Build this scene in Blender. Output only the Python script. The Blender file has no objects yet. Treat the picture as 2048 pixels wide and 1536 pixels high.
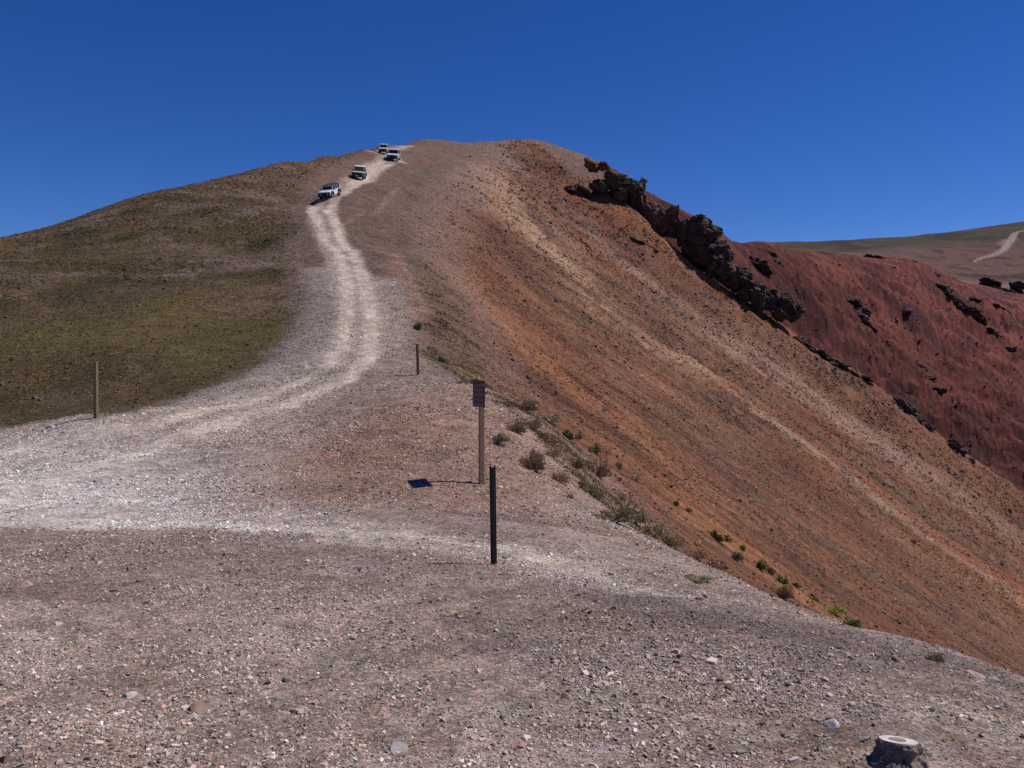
import bpy, bmesh, math, random
import numpy as np
from mathutils import Vector, Matrix
rnd = random.Random(7); rng = np.random.default_rng(11)
F = 1730.0; CU = 1024.0; CV = 740.0
scene = bpy.context.scene
COL = scene.collection
# ---------------------------------------------------------------- noise
_ga = np.arange(256)*(2*math.pi/256); GX = np.cos(_ga).astype(np.float32)*1.5; GY = np.sin(_ga).astype(np.float32)*1.5
PERM = np.random.default_rng(5).permutation(4096).astype(np.int32)
def pn(x, y, seed=0):
    x = np.asarray(x, float); y = np.asarray(y, float)
    x0 = np.floor(x); y0 = np.floor(y); fx = (x-x0).astype(np.float32); fy = (y-y0).astype(np.float32)
    ix = x0.astype(np.int32); iy = y0.astype(np.int32)
    u = fx*fx*fx*(fx*(fx*6-15)+10); v = fy*fy*fy*(fy*(fy*6-15)+10)
    px0 = PERM[(ix+seed*7) & 4095]; px1 = PERM[(ix+1+seed*7) & 4095]
    def g(p, j, fx_, fy_):
        h = PERM[(p + iy + j) & 4095] & 255
        return GX[h]*fx_ + GY[h]*fy_
    a = g(px0,0,fx,fy); b = g(px1,0,fx-1,fy); c = g(px0,1,fx,fy-1); d = g(px1,1,fx-1,fy-1)
    return (a+(b-a)*u)*(1-v) + (c+(d-c)*u)*v
def fbm(x, y, o=4, seed=0, gain=.5, lac=2.03):
    s = 0; a = 1; n = 0
    for i in range(o):
        s = s + a*pn(x, y, seed+i*17); n += a; a *= gain; x = x*lac+13.7; y = y*lac-7.1
    return s/n*1.4
def ridged(x, y, o=4, seed=0, gain=.5):
    s = 0; a = 1; n = 0
    for i in range(o):
        s = s + a*(1-np.abs(pn(x, y, seed+i*17))*2); n += a; a *= gain; x = x*2.07+3.1; y = y*2.07-5.2
    return s/n
def sst(a, b, x):
    t = np.clip((x-a)/(b-a), 0, 1); return t*t*(3-2*t)
# ---------------------------------------------------------------- terrain control points
def P(u, v, d): return ((u-CU)/F*d, d, (CV-v)/F*d)
def E(u, d, z): return ((u-CU)/F*d, d, z)
pts = [(-2,3,-2.2),(2,3,-2.2),(0,1.5,-2.2),(0,.7,-2.2),(-1,.5,-2.2),(1,.5,-2.2),(-3,4.8,-2.2),(2.09,4.7,-2.2),(0,6,-2.2),(-5,8,-2.2),(5,1,-2.6),(-5,2,-2.2),(4,5,-2.45),
 (-4,-1,-2.2),(-20,-8,-2.2),(-60,-25,0),(4,-1.5,-2.3),(20,-8,-12),(60,-30,-30),
 (-12,8,-2.2),(-30,15,-2.1),(-20,20,-1.9),(-60,30,1),(-60,60,8),(-120,90,9),(-200,120,-10),(-400,250,-60),(-40,50,5.5),
 (7,9,-4.6),(12,9,-7.9),(6,14,-4.9),(12,14,-8.8),(25,14,-17),(2.5,20,-3.3),(5,20,-5.2),(10,20,-8.5),(20,20,-15),(3,25,-3.3),(10,25,-7.9),(25,25,-17.5),
 (60,30,-40),(80,80,-50),(150,30,-70),(150,150,-80),(250,90,-110),(8,4,-5.5),(20,6,-14),(12,0,-7)]
A = pts.append
for r in [(0,855,26.5),(0,900,22),(0,950,18),(0,1030,13.2),(192,835,24),(400,785,29),(520,735,33),(590,640,42),(640,740,31),(600,800,27),
 (836,750,30),(750,800,25),(700,870,20.5),(963,967,16),(988,1127,9.8),(860,722,33),(940,760,29),(1000,806,24.5),(1100,925,20),(300,900,20.5),(400,1000,14.8),
 # ascending road
 (720,690,37),(728,600,48),(700,540,60),(660,460,78),(640,420,92),(658,397,105),(690,372,122),(720,356,138),(760,326,153),(787,319,162),(767,306,185),(790,294,200),
 (800,640,42),(820,560,55),(745,480,78),(760,400,110),(740,440,93),(830,340,165),(880,345,168),
 # tundra
 (300,800,28),(300,700,36),(300,600,48),(300,500,67),(300,397,96),
 (0,800,30),(0,700,38),(0,600,50),(0,520,70),(0,480,88),(150,620,47),(150,443,92),
 (520,640,45),(520,500,74),(520,400,98),(520,338,122),(400,371,105),(600,420,104),(600,360,118),(570,327,130),(600,322,136),(470,352,115),(650,313,150),(710,301,172),(755,294,194),
 # summit
 (830,284,214),(950,289,216),(1080,281,228),(1150,305,226),(1200,324,224),(1250,360,220),(1290,397,220),(1350,434,226),(1400,450,230),(1450,473,240),(1520,483,260),
 (900,310,196),(1000,330,200),(1100,330,208),(1180,360,206),
 # scree rows of constant depth
 (1000,808,32),(1130,892,32),(1250,975,32),(1400,1078,32),(2048,1510,32),
 (860,610,46),(1000,710,46),(1130,795,46),(1400,978,46),(1700,1180,46),(2048,1410,46),
 (830,520,65),(1000,640,65),(1130,726,65),(1400,910,65),(1700,1110,65),(2048,1344,65),
 (830,440,90),(1000,565,90),(1400,832,90),(1700,1030,90),(2048,1262,90),
 (860,380,120),(1000,485,120),(1130,570,120),(1400,752,120),(1700,950,120),(2048,1178,120),
 (900,345,155),(1000,420,152),(1130,510,150),(1400,690,150),(1700,890,150),(2048,1115,150),
 (1000,345,182),(1130,440,180),(1400,622,178),(1700,820,178),(2048,1045,178),
 (1180,385,202),(1270,428,200),(1340,490,199),(1430,565,197),(1560,648,195),(1750,768,193),(1940,915,191),(2048,988,190),
 # gully behind the rib
 (1400,560,214),(1500,630,214),(1560,675,212),(1700,790,211),(1900,930,208),(2048,1012,204),
 # red slope
 (1450,520,222),(1500,575,232),(1500,486,262),(1570,494,290),(1610,497,303),(1650,502,315),(1545,487,275),(1700,512,330),(1840,520,356),(1900,560,368),(1700,700,240),(1700,600,282),(1900,850,236),(1900,700,288),(2048,905,238),(2048,760,300),(2048,585,400),(1965,572,385),(1600,600,245),
 (2048,1368,8.2),(1900,1332,9),(1750,1275,10),(1600,1213,11.2),(1450,1145,13),(1330,1085,15.3),
 # beyond
 (1900,528,500),(2048,540,480),(2048,500,600),(1700,545,450),(1550,540,400),(1400,560,400),
 (2600,400,900),(2600,540,500),(2600,760,300),(2600,1150,200),(2600,1450,90)]:
    A(P(*r))
for (u, v, d) in [(0,480,88),(150,443,92),(300,397,96),(400,371,105),(520,338,122),(650,313,150),(755,294,194),(830,284,214),(950,289,216),(1080,281,228),(1200,324,224),(1290,397,220),(1400,450,230)]:
    z = (CV-v)/F*d
    dz = 1.0 if u < 760 else 2.5; A(E(u, d*(1.4 if u < 740 else 1.18), z-(5.5 if u < 450 else 0 if u < 740 else 2.5))); A(E(u, d*(2 if u < 740 else 1.6), z-(14 if u < 740 else 22))); A(E(u, d*3, z-90)); A(E(u, d*8, -60))
for u in (1300, 1400, 1480, 1560, 1640, 1720, 1800, 1900, 2000, 2048):
    v = float(np.interp(u, [1300,1400,1560,1700,1850,2048], [530,515,492,482,470,444])); A(P(u, v, 800)); A(P(u, v+9, 690) if u < 1900 else P(u, v+20, 690)); A(P(u, v+24, 580) if u < 1900 else P(u, 522, 560))
    if u < 1700: A(P(u, v+40, 500)); A(P(u, v+52, 430)); A(P(u, v+55, 370) if u < 1600 else P(u, v+50, 430.5))
for (u, v) in ((1280,525),(1400,518),(1550,506),(1700,497),(1900,482),(2048,466),(2600,430)): A(P(u, v+14, 960)); A(P(u, v+90, 1300)); A(P(u, v+150, 1800))
pts = np.array(pts)
HB = 2.2
_r = np.hypot(pts[:,0], pts[:,1])
CT = np.arctan2(pts[:,0], pts[:,1]); CL = np.log(_r); CS = (pts[:,2]+HB)/_r
def _K(d2): return np.where(d2 > 1e-12, .5*d2*np.log(np.maximum(d2, 1e-12)), 0)
n = len(pts)
M = np.zeros((n+3, n+3))
M[:n,:n] = _K((CT[:,None]-CT[None])**2 + (CL[:,None]-CL[None])**2) + np.eye(n)*2e-5
Q = np.c_[np.ones(n), CT, CL]; M[:n,n:] = Q; M[n:,:n] = Q.T
W = np.linalg.solve(M, np.r_[CS, 0, 0, 0])
def base(x, y):
    sh = np.shape(x); x = np.ravel(x); y = np.ravel(y)
    r = np.maximum(np.hypot(x, y), .3); t = np.arctan2(x, y); l = np.log(r); out = np.zeros(len(r))
    B = 20000
    for i in range(0, len(r), B):
        tt = t[i:i+B]; ll = l[i:i+B]
        d2 = (tt[:,None]-CT)**2 + (ll[:,None]-CL)**2
        out[i:i+B] = _K(d2)@W[:n] + W[n] + W[n+1]*tt + W[n+2]*ll
    return (out*r - HB).reshape(sh)
# world-space region helpers (metres)
RIBX = np.array([-20, 5, 14, 30, 40, 60, 80, 110, 160, 300]); RIBY = np.array([260, 222, 206, 205, 204, 203, 202, 199, 197, 190])
def w_red(x, y):      # beyond the rib line
    return sst(-3, 6, y - np.interp(x, RIBX, RIBY))*sst(12, 30, x)*(1-sst(395, 430, y))
def w_scree(x, y):
    xe = np.interp(y, [5, 9, 14, 20, 25, 29, 34, 46, 65, 90, 120, 165, 200], [6, 5.4, 3.9, 1.3, .2, -.8, -2.6, -4.2, -6.5, -11.5, -13, -14, -10])
    return sst(-.5, 3.5, (x-xe)/(1+y/60))*(1-sst(-3, 6, y - np.interp(x, RIBX, RIBY)))
def w_far(x, y): return sst(400, 440, y)
_HC = None
def detail(x, y):
    r = np.hypot(x, y); red = w_red(x, y); scr = w_scree(x, y); far = w_far(x, y)
    near = 1-sst(26, 60, r)
    calm = (1-scr)*(1-red)*(1-far)
    z = fbm(x*.55, y*.55, 5, 3)*.07*near*calm
    z += fbm(x*.12, y*.12, 3, 5)*.10*near*calm
    z += (fbm(x*.22, y*.22, 5, 9)*.26 + fbm(x*.05, y*.05, 3, 8)*.28)*calm*sst(30, 90, r)
    # scree: low runnels down the fall line
    yy = y + fbm(x*.05, y*.05, 3, 21)*3
    g = fbm(yy*.16, x*.012, 4, 31)*1.4*sst(50, 140, y) + fbm(yy*.7, x*.10, 3, 33)*.24 + fbm(x*.8, y*.8, 3, 35)*.07 + fbm(x*.25, y*.25, 4, 36)*.35*sst(60, 160, y)
    z += g*scr*sst(10, 60, r)
    # red slope: ribs and knobs
    yr = y*.9 - x*.25
    rr = ridged(yr*.030+3, x*.016, 5, 41, .6)*8 + ridged(x*.06, y*.11, 5, 43, .65)*3.8 + fbm(x*.25, y*.3, 4, 47)*1.3
    z += (rr-6.5)*red*sst(0, 12, y - np.interp(x, RIBX, RIBY))*(1-.85*sst(-40, -6, y-np.interp(x, [50,75,83,129,168,190], [240,260,290,330,356,368])))
    z += fbm(x*.02, y*.02, 4, 53)*1.4*far
    return z
def height(x, y): return base(x, y) + detail(x, y)
def hitd(u, v, dmin=2.6, dmax=1200, lift=0):
    """first ground point seen through photo pixel (u, v)"""
    u = np.atleast_1d(np.asarray(u, float)); v = np.atleast_1d(np.asarray(v, float))
    D = dmin*np.exp(np.linspace(0, 1, 700)*math.log(dmax/dmin))
    X = (u[:,None]-CU)/F*D; Y = np.broadcast_to(D, X.shape); Z = (CV-v[:,None])/F*D
    H = height(X, Y) + lift
    below = H > Z; k = np.argmax(below, 1); k = np.where(below.any(1), k, len(D)-1)
    k = np.maximum(k, 1); i = np.arange(len(u))
    a = (Z-H)[i,k-1]; b = (Z-H)[i,k]; t = np.clip(a/np.where(abs(a-b) < 1e-9, 1, a-b), 0, 1)
    d = D[k-1]+(D[k]-D[k-1])*t
    return np.c_[(u-CU)/F*d, d, (CV-v)/F*d]
# ---------------------------------------------------------------- ground colours (world-space masks)
def lp(u, v):
    h = hitd(u, v); return np.arctan2(h[:,0], h[:,1]), np.log(np.hypot(h[:,0], h[:,1]))
def line_mask(T, L, pix, w, soft=.5, wob=None):
    """distance to a line laid on the ground; w = half widths (fraction of the distance)"""
    pix = np.array(pix, float); t, l = lp(pix[:,0], pix[:,1]); w = np.array(w, float)*np.ones(len(t))
    if wob is not None: T = T+wob[0]; L = L+wob[1]
    best = np.full(T.shape, 9.); wm = w.max()*(1+soft)
    sel = np.nonzero((T > t.min()-wm) & (T < t.max()+wm) & (L > l.min()-wm) & (L < l.max()+wm))[0]
    Ts, Ls = T[sel], L[sel]; bs = best[sel]
    for i in range(len(t)-1):
        ax, ay, bx, by = t[i], l[i], t[i+1], l[i+1]
        dx, dy = bx-ax, by-ay; q = dx*dx+dy*dy+1e-12; W_ = max(w[i], w[i+1])*(1+soft)
        m = np.nonzero((Ts > min(ax, bx)-W_) & (Ts < max(ax, bx)+W_) & (Ls > min(ay, by)-W_) & (Ls < max(ay, by)+W_))[0]
        tm, lm = Ts[m], Ls[m]
        k = np.clip(((tm-ax)*dx+(lm-ay)*dy)/q, 0, 1)
        d = np.hypot(tm-ax-k*dx, lm-ay-k*dy)/(w[i]+(w[i+1]-w[i])*k)
        bs[m] = np.minimum(bs[m], d)
    best[sel] = bs
    return 1-sst(1-soft, 1+soft, best)
def poly_mask(T, L, pix, soft, raw=None):
    """area laid on the ground; soft edge"""
    if len(pix):
        pix = np.array(pix, float); t, l = lp(pix[:,0], pix[:,1])
    else: t = np.zeros(0); l = np.zeros(0)
    if raw: t = np.r_[t, [a for a, b in raw]]; l = np.r_[l, [b for a, b in raw]]
    n = len(t); ins = np.zeros(T.shape, bool); best = np.full(T.shape, 9.)
    for i in range(n):
        j = (i+1) % n; ax, ay, bx, by = t[i], l[i], t[j], l[j]
        c = ((ay > L) != (by > L)) & (T < (bx-ax)*(L-ay)/(by-ay+1e-12)+ax); ins ^= c
        dx, dy = bx-ax, by-ay
        k = np.clip(((T-ax)*dx+(L-ay)*dy)/(dx*dx+dy*dy+1e-12), 0, 1)
        best = np.minimum(best, np.hypot(T-ax-k*dx, L-ay-k*dy))
    return sst(-soft, soft, np.where(ins, best, -best))
def paint(x, y):
    """returns colour (n,3) and weights dict"""
    r = np.hypot(x, y); T = np.arctan2(x, y); L = np.log(r)
    red = w_red(x, y); scr = w_scree(x, y); far = w_far(x, y)
    # irregular edges
    k = .5
    n1 = fbm(x*k, y*k, 5, 101); n2 = fbm(x*k, y*k, 5, 111); f1 = fbm(x*3.1, y*3.1, 3, 117)
    e = sst(5, 9, r)
    wobT = n1*.35/np.maximum(r, 8)*(1+r/60); wobL = n2*.45/np.maximum(r, 8)*(1+r/60)
    Tw = T+wobT; Lw = L+wobL
    def mix(C, c, m): return C + (np.array(c)-C)*m[:,None]
    big = fbm(x*.08, y*.08, 4, 121); mid = fbm(x*.35, y*.35, 4, 131); fine = fbm(x*1.7, y*1.7, 3, 141); vf = fbm(x*6, y*6, 2, 151)
    # --- plain gravel
    C = np.tile(np.array([.325,.245,.205]), (len(x), 1))
    C = mix(C, [.35,.275,.235], sst(-.1, .6, mid+.3*fine)*.7)
    C = mix(C, [.17,.13,.118], sst(.1, .7, -mid*.6+fine*.6+big*.3)*.7)
    C = mix(C, [.29,.19,.14], sst(.05, .6, fbm(x*.5, y*.5, 3, 161))*.5)
    P_ = lambda pix, soft=.02, raw=None: poly_mask(Tw, Lw, pix, soft, raw)
    Q_ = lambda pix, w, soft=.5: line_mask(Tw, Lw, pix, w, soft)
    # bare red-brown earth round the sign and between the tracks
    m = P_([(480,930),(640,880),(760,800),(860,770),(1000,800),(1090,880),(1180,960),(1200,1020),(1040,1040),(900,1010),(700,1000),(560,980)], .08)
    C = mix(C, [.30,.185,.135], m*.75)
    m = P_([(620,930),(700,860),(790,840),(860,880),(860,940),(760,985),(660,970)], .09); C = mix(C, [.24,.13,.085], m*.7*sst(-.5, .3, mid))
    # darker patches in front
    C = mix(C, [.15,.115,.108], line_mask(Tw, Lw, [(1250,1190),(1420,1240),(1650,1290),(1900,1330)], [.06,.10,.11,.08], .8)*.55)
    C = mix(C, [.15,.115,.1], line_mask(Tw, Lw, [(200,1080),(700,1130),(1050,1190),(1250,1240)], [.05,.07,.06,.05], .9)*.35)
    C = mix(C, [.36,.27,.22], line_mask(Tw, Lw, [(150,1150),(420,1180),(700,1260),(1100,1330),(1500,1400)], [.05,.06,.07,.06,.05], .9)*.4*sst(-.4, .3, mid))
    # --- ascending ridge ground beside the road
    ridge = sst(26, 36, r)*(1-scr)*(1-red)*(1-far)
    C = mix(C, [.13,.082,.062], ridge*.88)
    C = mix(C, [.085,.064,.05], ridge*sst(.0, .5, mid+fine*.4)*.75)
    C = mix(C, [.16,.082,.055], ridge*sst(.05, .5, fbm(x*.13, y*.13, 4, 171))*.5)
    # --- tundra hillside
    lowl = [(0,857),(100,840),(190,838),(300,815),(400,787),(470,762),(520,735),(530,705),(590,655),(610,610),(600,560),(600,500),(590,450),(560,410),(600,380),(630,345),(680,322),(740,306),(752,297)]
    t0, l0 = lp(np.array([0, 752.]), np.array([857, 297.]))
    tun = P_(lowl, .010, raw=[(t0[1]+.03, l0[1]+.2), (t0[1]+.1, 7.2), (-2.2, 7.2), (-2.2, l0[0]), (-1.2, l0[0]), (-.8, l0[0])])
    G = np.tile(np.array([.085,.070,.034]), (len(x), 1))
    G = mix(G, [.055,.052,.026], sst(-.2, .5, big+.4*mid))
    G = mix(G, [.115,.085,.04], sst(.0, .6, fbm(x*.2, y*.2, 4, 181)))
    G = mix(G, [.05,.043,.022], sst(.05, .45, fine*.8+mid*.4)*.6)
    G = mix(G, [.12,.098,.040], poly_mask(Tw, Lw, [(-100,660),(100,640),(300,600),(480,570),(590,600),(590,650),(520,720),(400,760),(200,710),(0,730)], .05)*.6)
    hi = sst(44, 62, r + big*10)
    G = mix(G, [.15,.11,.09], np.clip(hi*sst(-.05, .35, fbm(x*.12+5, y*.17, 5, 191)+.3*fine)*.6, 0, 1))
    G = mix(G, [.19,.145,.12], (.35+.65*hi)*sst(.25, .5, fbm(x*.17, y*.22, 5, 201)+.25*fine)*.55)
    up = sst(-.42, -.12, T)*sst(75, 120, r)
    G = mix(G, [.17,.10,.07], up*sst(-.45, .3, mid+big)*.75)
    G = mix(G, [.075,.055,.045], up*sst(.05, .4, fine+mid*.5)*.6)
    # stony bank between tundra and road
    bank = Q_([(590,760),(640,700),(655,640),(630,560),(610,480)], [.03,.04,.035,.025,.025], .7)
    G = mix(G, [.19,.15,.13], bank*.8)
    G = G*np.array([1.08,.97,.98]); C = C + (G-C)*tun[:,None]
    C = mix(C, [.075,.06,.028], Q_([(625,665),(640,630)], [.012,.012], .9)*.9)
    # olive turf on the ridge shoulder
    ol = P_([(850,520),(900,560),(960,680),(1060,800),(1190,950),(1400,1105),(1300,1075),(1180,985),(1050,850),(990,800),(930,760),(860,725),(845,640)], .03)
    C = mix(C, [.125,.088,.042], ol*(1-scr*.2)*sst(-.35, .25, mid+fine*.6)*.85)
    sh = P_([(760,500),(800,510),(840,580),(850,640),(830,640),(790,560)], .02); C = mix(C, [.27,.155,.11], sh*.8)
    # --- scree
    yy = y + fbm(x*.04, y*.04, 3, 21)*4 + fbm(x*.6, y*.6, 2, 22)*.5*(y/60)
    s1 = fbm(yy*.10, x*.010+4, 4, 211); s2 = fbm(yy*.32, x*.02, 4, 221); s3 = fbm(yy*1.1, x*.05, 3, 231); bl = fbm(x*.09, y*.09, 4, 241)
    S = np.tile(np.array([.245,.122,.078]), (len(x), 1))
    S = mix(S, [.22,.145,.11], sst(-.1, .4, s1+.4*bl)*.8)
    S = mix(S, [.155,.088,.062], sst(.0, .5, s2*.7+bl*.6)*.75)
    S = mix(S, [.36,.225,.16], sst(.15, .5, s2*.6-s1*.6+s3*.3)*.45)
    S = mix(S, [.11,.072,.06], sst(.25, .55, s3*.6+bl*.5+fine*.2)*.6)  # dark streaks carry painted runnel shade as well as stone colour
    def SL(pix, w, c, a, soft=.8):
        nonlocal S
        m = line_mask(T, L+s3*.02+wobL*.6, pix, w, soft)*a*(.65+.5*np.clip(s3+fine*.5+.3, -.3, 1)); S = mix(S, c, np.clip(m, 0, 1))
    SL([(795,470),(860,520),(980,640),(1160,790),(1330,960),(1500,1120),(1650,1225)], [.04,.09,.12,.12,.10,.07,.05], [.44,.215,.115], .8)
    SL([(840,545),(900,610),(980,690),(1100,780),(1200,850),(1300,930)], [.03,.05,.06,.06,.05,.04], [.13,.058,.045], .85); SL([(1120,730),(1190,790)], [.03,.03], [.12,.05,.042], .8)
    SL([(780,400),(880,470),(1010,590),(1120,690),(1300,830)], [.06,.07,.07,.05,.03], [.20,.092,.06], .7); SL([(860,350),(930,410),(1000,480),(1080,560)], [.05,.06,.06,.03], [.17,.082,.058], .75)
    SL([(850,300),(960,345),(1020,410),(1080,500),(1160,590),(1300,680),(1410,745),(1560,850),(1700,950),(1850,1070),(2048,1200)], [.03,.05,.065,.06,.05,.04,.032,.026,.024,.024,.026], [.48,.33,.245], .85)
    SL([(1010,400),(1100,500),(1200,620),(1400,740)], [.02,.03,.03,.02], [.50,.36,.26], .7)
    SL([(1000,310),(1060,350),(1120,400),(1200,480),(1320,600),(1460,700)], [.01,.012,.014,.014,.014,.012], [.33,.27,.25], .6)
    SL([(1065,420),(1090,460),(1120,490)], [.012,.022,.014], [.12,.085,.08], .9)
    SL([(1200,560),(1320,650),(1460,750),(1600,840)], [.008,.01,.01,.008], [.14,.085,.07], .7)
    SL([(1100,560),(1180,600),(1280,690),(1420,790),(1600,920)], [.01,.01,.012,.012,.01], [.15,.09,.075], .55)
    SL([(900,380),(980,440),(1050,520),(1060,560)], [.03,.05,.05,.03], [.15,.085,.062], .65)
    SL([(1180,345),(1240,400),(1320,500),(1500,610),(1700,740)], [.05,.05,.03,.02,.02], [.30,.135,.08], .7)
    SL([(1450,760),(1700,930),(1850,1050),(2000,1150),(2100,1220)], [.012,.02,.03,.035,.035], [.42,.165,.10], .8)
    SL([(1080,290),(1180,330),(1240,365)], [.03,.05,.04], [.17,.095,.07], .7)
    SL([(1500,700),(1700,860),(2048,1100)], [.03,.035,.05], [.38,.27,.22], .6); SL([(1300,560),(1420,660),(1600,780),(1780,900)], [.02,.03,.03,.03], [.42,.31,.25], .6)
    S = mix(S, [.13,.09,.08], sst(.25, .55, fbm(x*.45, y*.45, 3, 251)+.3*vf)*.35)
    jag = fbm(yy*1.3, x*.045, 5, 255)
    S = mix(S, [.10,.062,.05], sst(.10, .45, jag+.25*bl)*.6); S = mix(S, [.34,.20,.14], sst(.12, .45, -jag+.2*bl)*.5)  # streak contrast puts the runnels' light and shade into the colour
    S = mix(S, [.17,.075,.055], sst(.1, .5, fbm(x*.05+2, y*.035, 4, 257))*.5)
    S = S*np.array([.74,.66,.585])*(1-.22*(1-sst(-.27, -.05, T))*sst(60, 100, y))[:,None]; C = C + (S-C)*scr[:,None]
    # --- red slope
    yr = y*.9 - x*.25
    q1 = fbm(yr*.12, x*.025, 4, 261); q2 = fbm(x*.09, y*.09, 5, 271)
    R = np.tile(np.array([.115,.044,.036]), (len(x), 1))
    R = mix(R, [.20,.085,.058], sst(.08, .55, q1))
    R = mix(R, [.17,.085,.07], sst(.0, .5, -q1*.7+q2*.4)*.6)
    R = mix(R, [.050,.027,.027], sst(.02, .35, q2*.8+.35*fine)*.85)  # dark rock mottling, strengthened as painted gully shade
    R = mix(R, [.045,.028,.028], sst(.15, .4, fbm(yr*.16, x*.05+9, 5, 277)+.3*fine)*.8)
    R = mix(R, [.22,.15,.12], sst(60, 120, x)*sst(225, 330, y)*sst(.05, .25, T-.47+q1*.05)*.8)
    R = mix(R, [.25,.105,.062], sst(255, 262, y)*(1-sst(300, 330, y))*.5*sst(-.2, .3, q2))
    R = mix(R, [.27,.115,.085], sst(.15, .42, fbm(yr*.55, x*.045, 4, 279))*.7); R = mix(R, [.06,.03,.032], sst(.05, .4, fbm(x*.035+3, y*.05, 4, 283)+.3*q2)*.75); R = mix(R, [.24,.10,.08], sst(.05, .4, fbm(yr*.9, x*.05, 4, 287))*.5); R = R*np.array([.57,.46,.48])*(1+.5*sst(250, 330, y))[:,None]; C = C + (R-C)*red[:,None]  # the broad dark mottles here also put gully shade into the colour
    # --- far hill
    O = np.tile(np.array([.056,.047,.034]), (len(x), 1))
    O = mix(O, [.038,.036,.026], sst(-.1, .4, fbm(x*.02, y*.012, 4, 281)))
    O = mix(O, [.085,.062,.052], sst(.05, .5, fbm(x*.03, y*.02, 4, 291))*.7)
    O = mix(O, [.13,.085,.07], line_mask(T, L, [(1900,555),(2048,545),(2300,560)], [.12,.2,.2], .5)*.8)
    wn = (1-sst(560, 700, y))*sst(.40, .47, T); O = mix(O, [.115,.066,.052], wn); O = mix(O, [.05,.032,.03], wn*sst(0, .35, fbm(x*.05, y*.05, 5, 295)))
    C = C + (O-C)*far[:,None]
    fr = line_mask(T, L, [(1950,522),(1985,511),(2008,500),(2018,485),(2030,466),(2048,460),(2090,455)], [.002,.003,.0035,.004,.003,.003,.003], .4)
    fr = np.maximum(fr, line_mask(T, L, [(2000,490),(2018,480),(2032,478)], [.004,.006,.004], .6)*.5)
    C = mix(C, [.25,.195,.18], fr)
    # --- roads
    Tr = T+wobT*.17; Lr = L+wobL*.2
    R_ = lambda pix, w, soft=.5: line_mask(Tr, Lr, pix, w, soft)
    bed = R_([(-300,960),(0,950),(220,900),(400,850),(560,790),(660,740),(712,690),(722,640),(712,590),(692,540),(668,490),(645,440),(648,405),(672,385),(700,368),(735,348),(765,328),(785,318)],
             [.18,.17,.12,.09,.065,.045,.035,.030,.026,.022,.018,.017,.015,.014,.013,.013,.013,.012], .35)
    C = mix(C, [.27,.225,.20], R_([(430,800),(540,760),(610,715),(655,670),(662,600),(640,540)], [.05,.05,.045,.035,.025,.018], .7)*.75)
    wide = R_([(560,760),(700,720),(760,670),(770,620),(765,560)], [.05,.07,.04,.03,.02], .7)
    C = mix(C, [.36,.285,.245], wide*.7)
    C = mix(C, np.array([.37,.295,.25]), bed*.82*(1-.35*sst(60, 110, r)))
    top = R_([(795,322),(780,310),(745,303),(770,298),(800,297),(820,292)], [.010,.010,.008,.008,.007,.005], .6)
    C = mix(C, [.42,.33,.28], top*.7)
    fork = R_([(-400,1040),(0,1010),(300,1030),(600,1050),(800,1075),(1000,1105),(1180,1150),(1350,1195),(1500,1238)], [.2,.12,.08,.065,.055,.05,.045,.035,.02], .5)
    C = mix(C, [.45,.375,.33], fork*.8*(1-.25*sst(0, .25, T))*sst(-.9, .2, mid+fine*.4))
    trk = np.zeros(len(x))
    for pix, w in [([(0,905),(120,885),(300,850),(450,815),(560,780),(650,738),(682,700),(690,650),(697,600),(692,545),(665,495),(640,455),(622,425),(640,402)], [.022,.02,.016,.014,.012,.01,.009,.008,.0075,.007,.006,.0055,.005,.005]),
                   ([(0,1000),(200,930),(340,880),(470,840),(600,800),(690,765),(740,715),(742,650),(735,600),(722,545),(700,500),(675,455),(655,425),(668,400),(700,378),(740,352),(780,330)], [.03,.022,.018,.016,.014,.012,.010,.0085,.008,.007,.0065,.0055,.005,.005,.005,.005,.005]),
                   ([(700,372),(735,345),(765,322)], [.004,.004,.004]),
                   ([(620,1060),(800,1068),(1000,1098),(1150,1140),(1330,1190)], [.01,.014,.016,.014,.01]),
                   ([],[])]:
        if not pix: continue
        tm_ = R_(pix, w, .7); trk = np.maximum(trk, tm_); C = mix(C, [.58,.475,.385], tm_*.66*(.75+.5*np.clip(mid+fine*.5+.4, 0, 1))*(1-.3*sst(60, 110, r)))
    C = mix(C, [.34,.24,.185], np.maximum(R_([(660,465),(720,430),(775,400),(800,375)], [.003,.004,.004,.003], .8), R_([(850,640),(842,600),(820,550),(790,510)], [.004,.004,.003,.002], .8))*.28)
    C = mix(C, [.62,.57,.53], line_mask(Tr, Lr, [(-500,980),(0,985),(250,1000)], [.25,.2,.08], .8)*.6)
    C = mix(C, [.62,.56,.50], R_([(-300,1050),(0,1040),(350,1045),(650,1065)], [.07,.045,.02,.012], .6)*.7)
    road = np.maximum(np.maximum(bed, fork), top)
    # sharp lower edge of the track at left: the near ground again
    nb = poly_mask(T + n1*.01, L + n2*.012, [(0,1057),(350,1058),(560,1068),(640,1082),(720,1105),(640,1200),(0,1200)], .008, raw=[(-1.2, math.log(5.)), (-1.2, math.log(12.6))])
    C0 = np.tile(np.array([.30,.225,.19]), (len(x), 1)); C0 = mix(C0, [.30,.24,.21], sst(-.1, .5, mid+.3*fine)*.7)
    C0 = mix(C0, [.15,.112,.10], sst(.0, .5, fine*.7-mid*.5)*.5)
    C = C + (C0-C)*(nb*.9)[:,None]; road = road*(1-nb)
    C = C*(1+.16*fine+.12*vf+.10*mid)[:,None]; C = C*(1+.10*(1-scr)*(1-red)*(1-far)*(1-tun))[:,None]
    return np.clip(C, .012, .8), dict(red=red, scr=scr, far=far, tun=tun, road=road, fr=fr, ol=ol, trk=trk, r=r)
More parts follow.
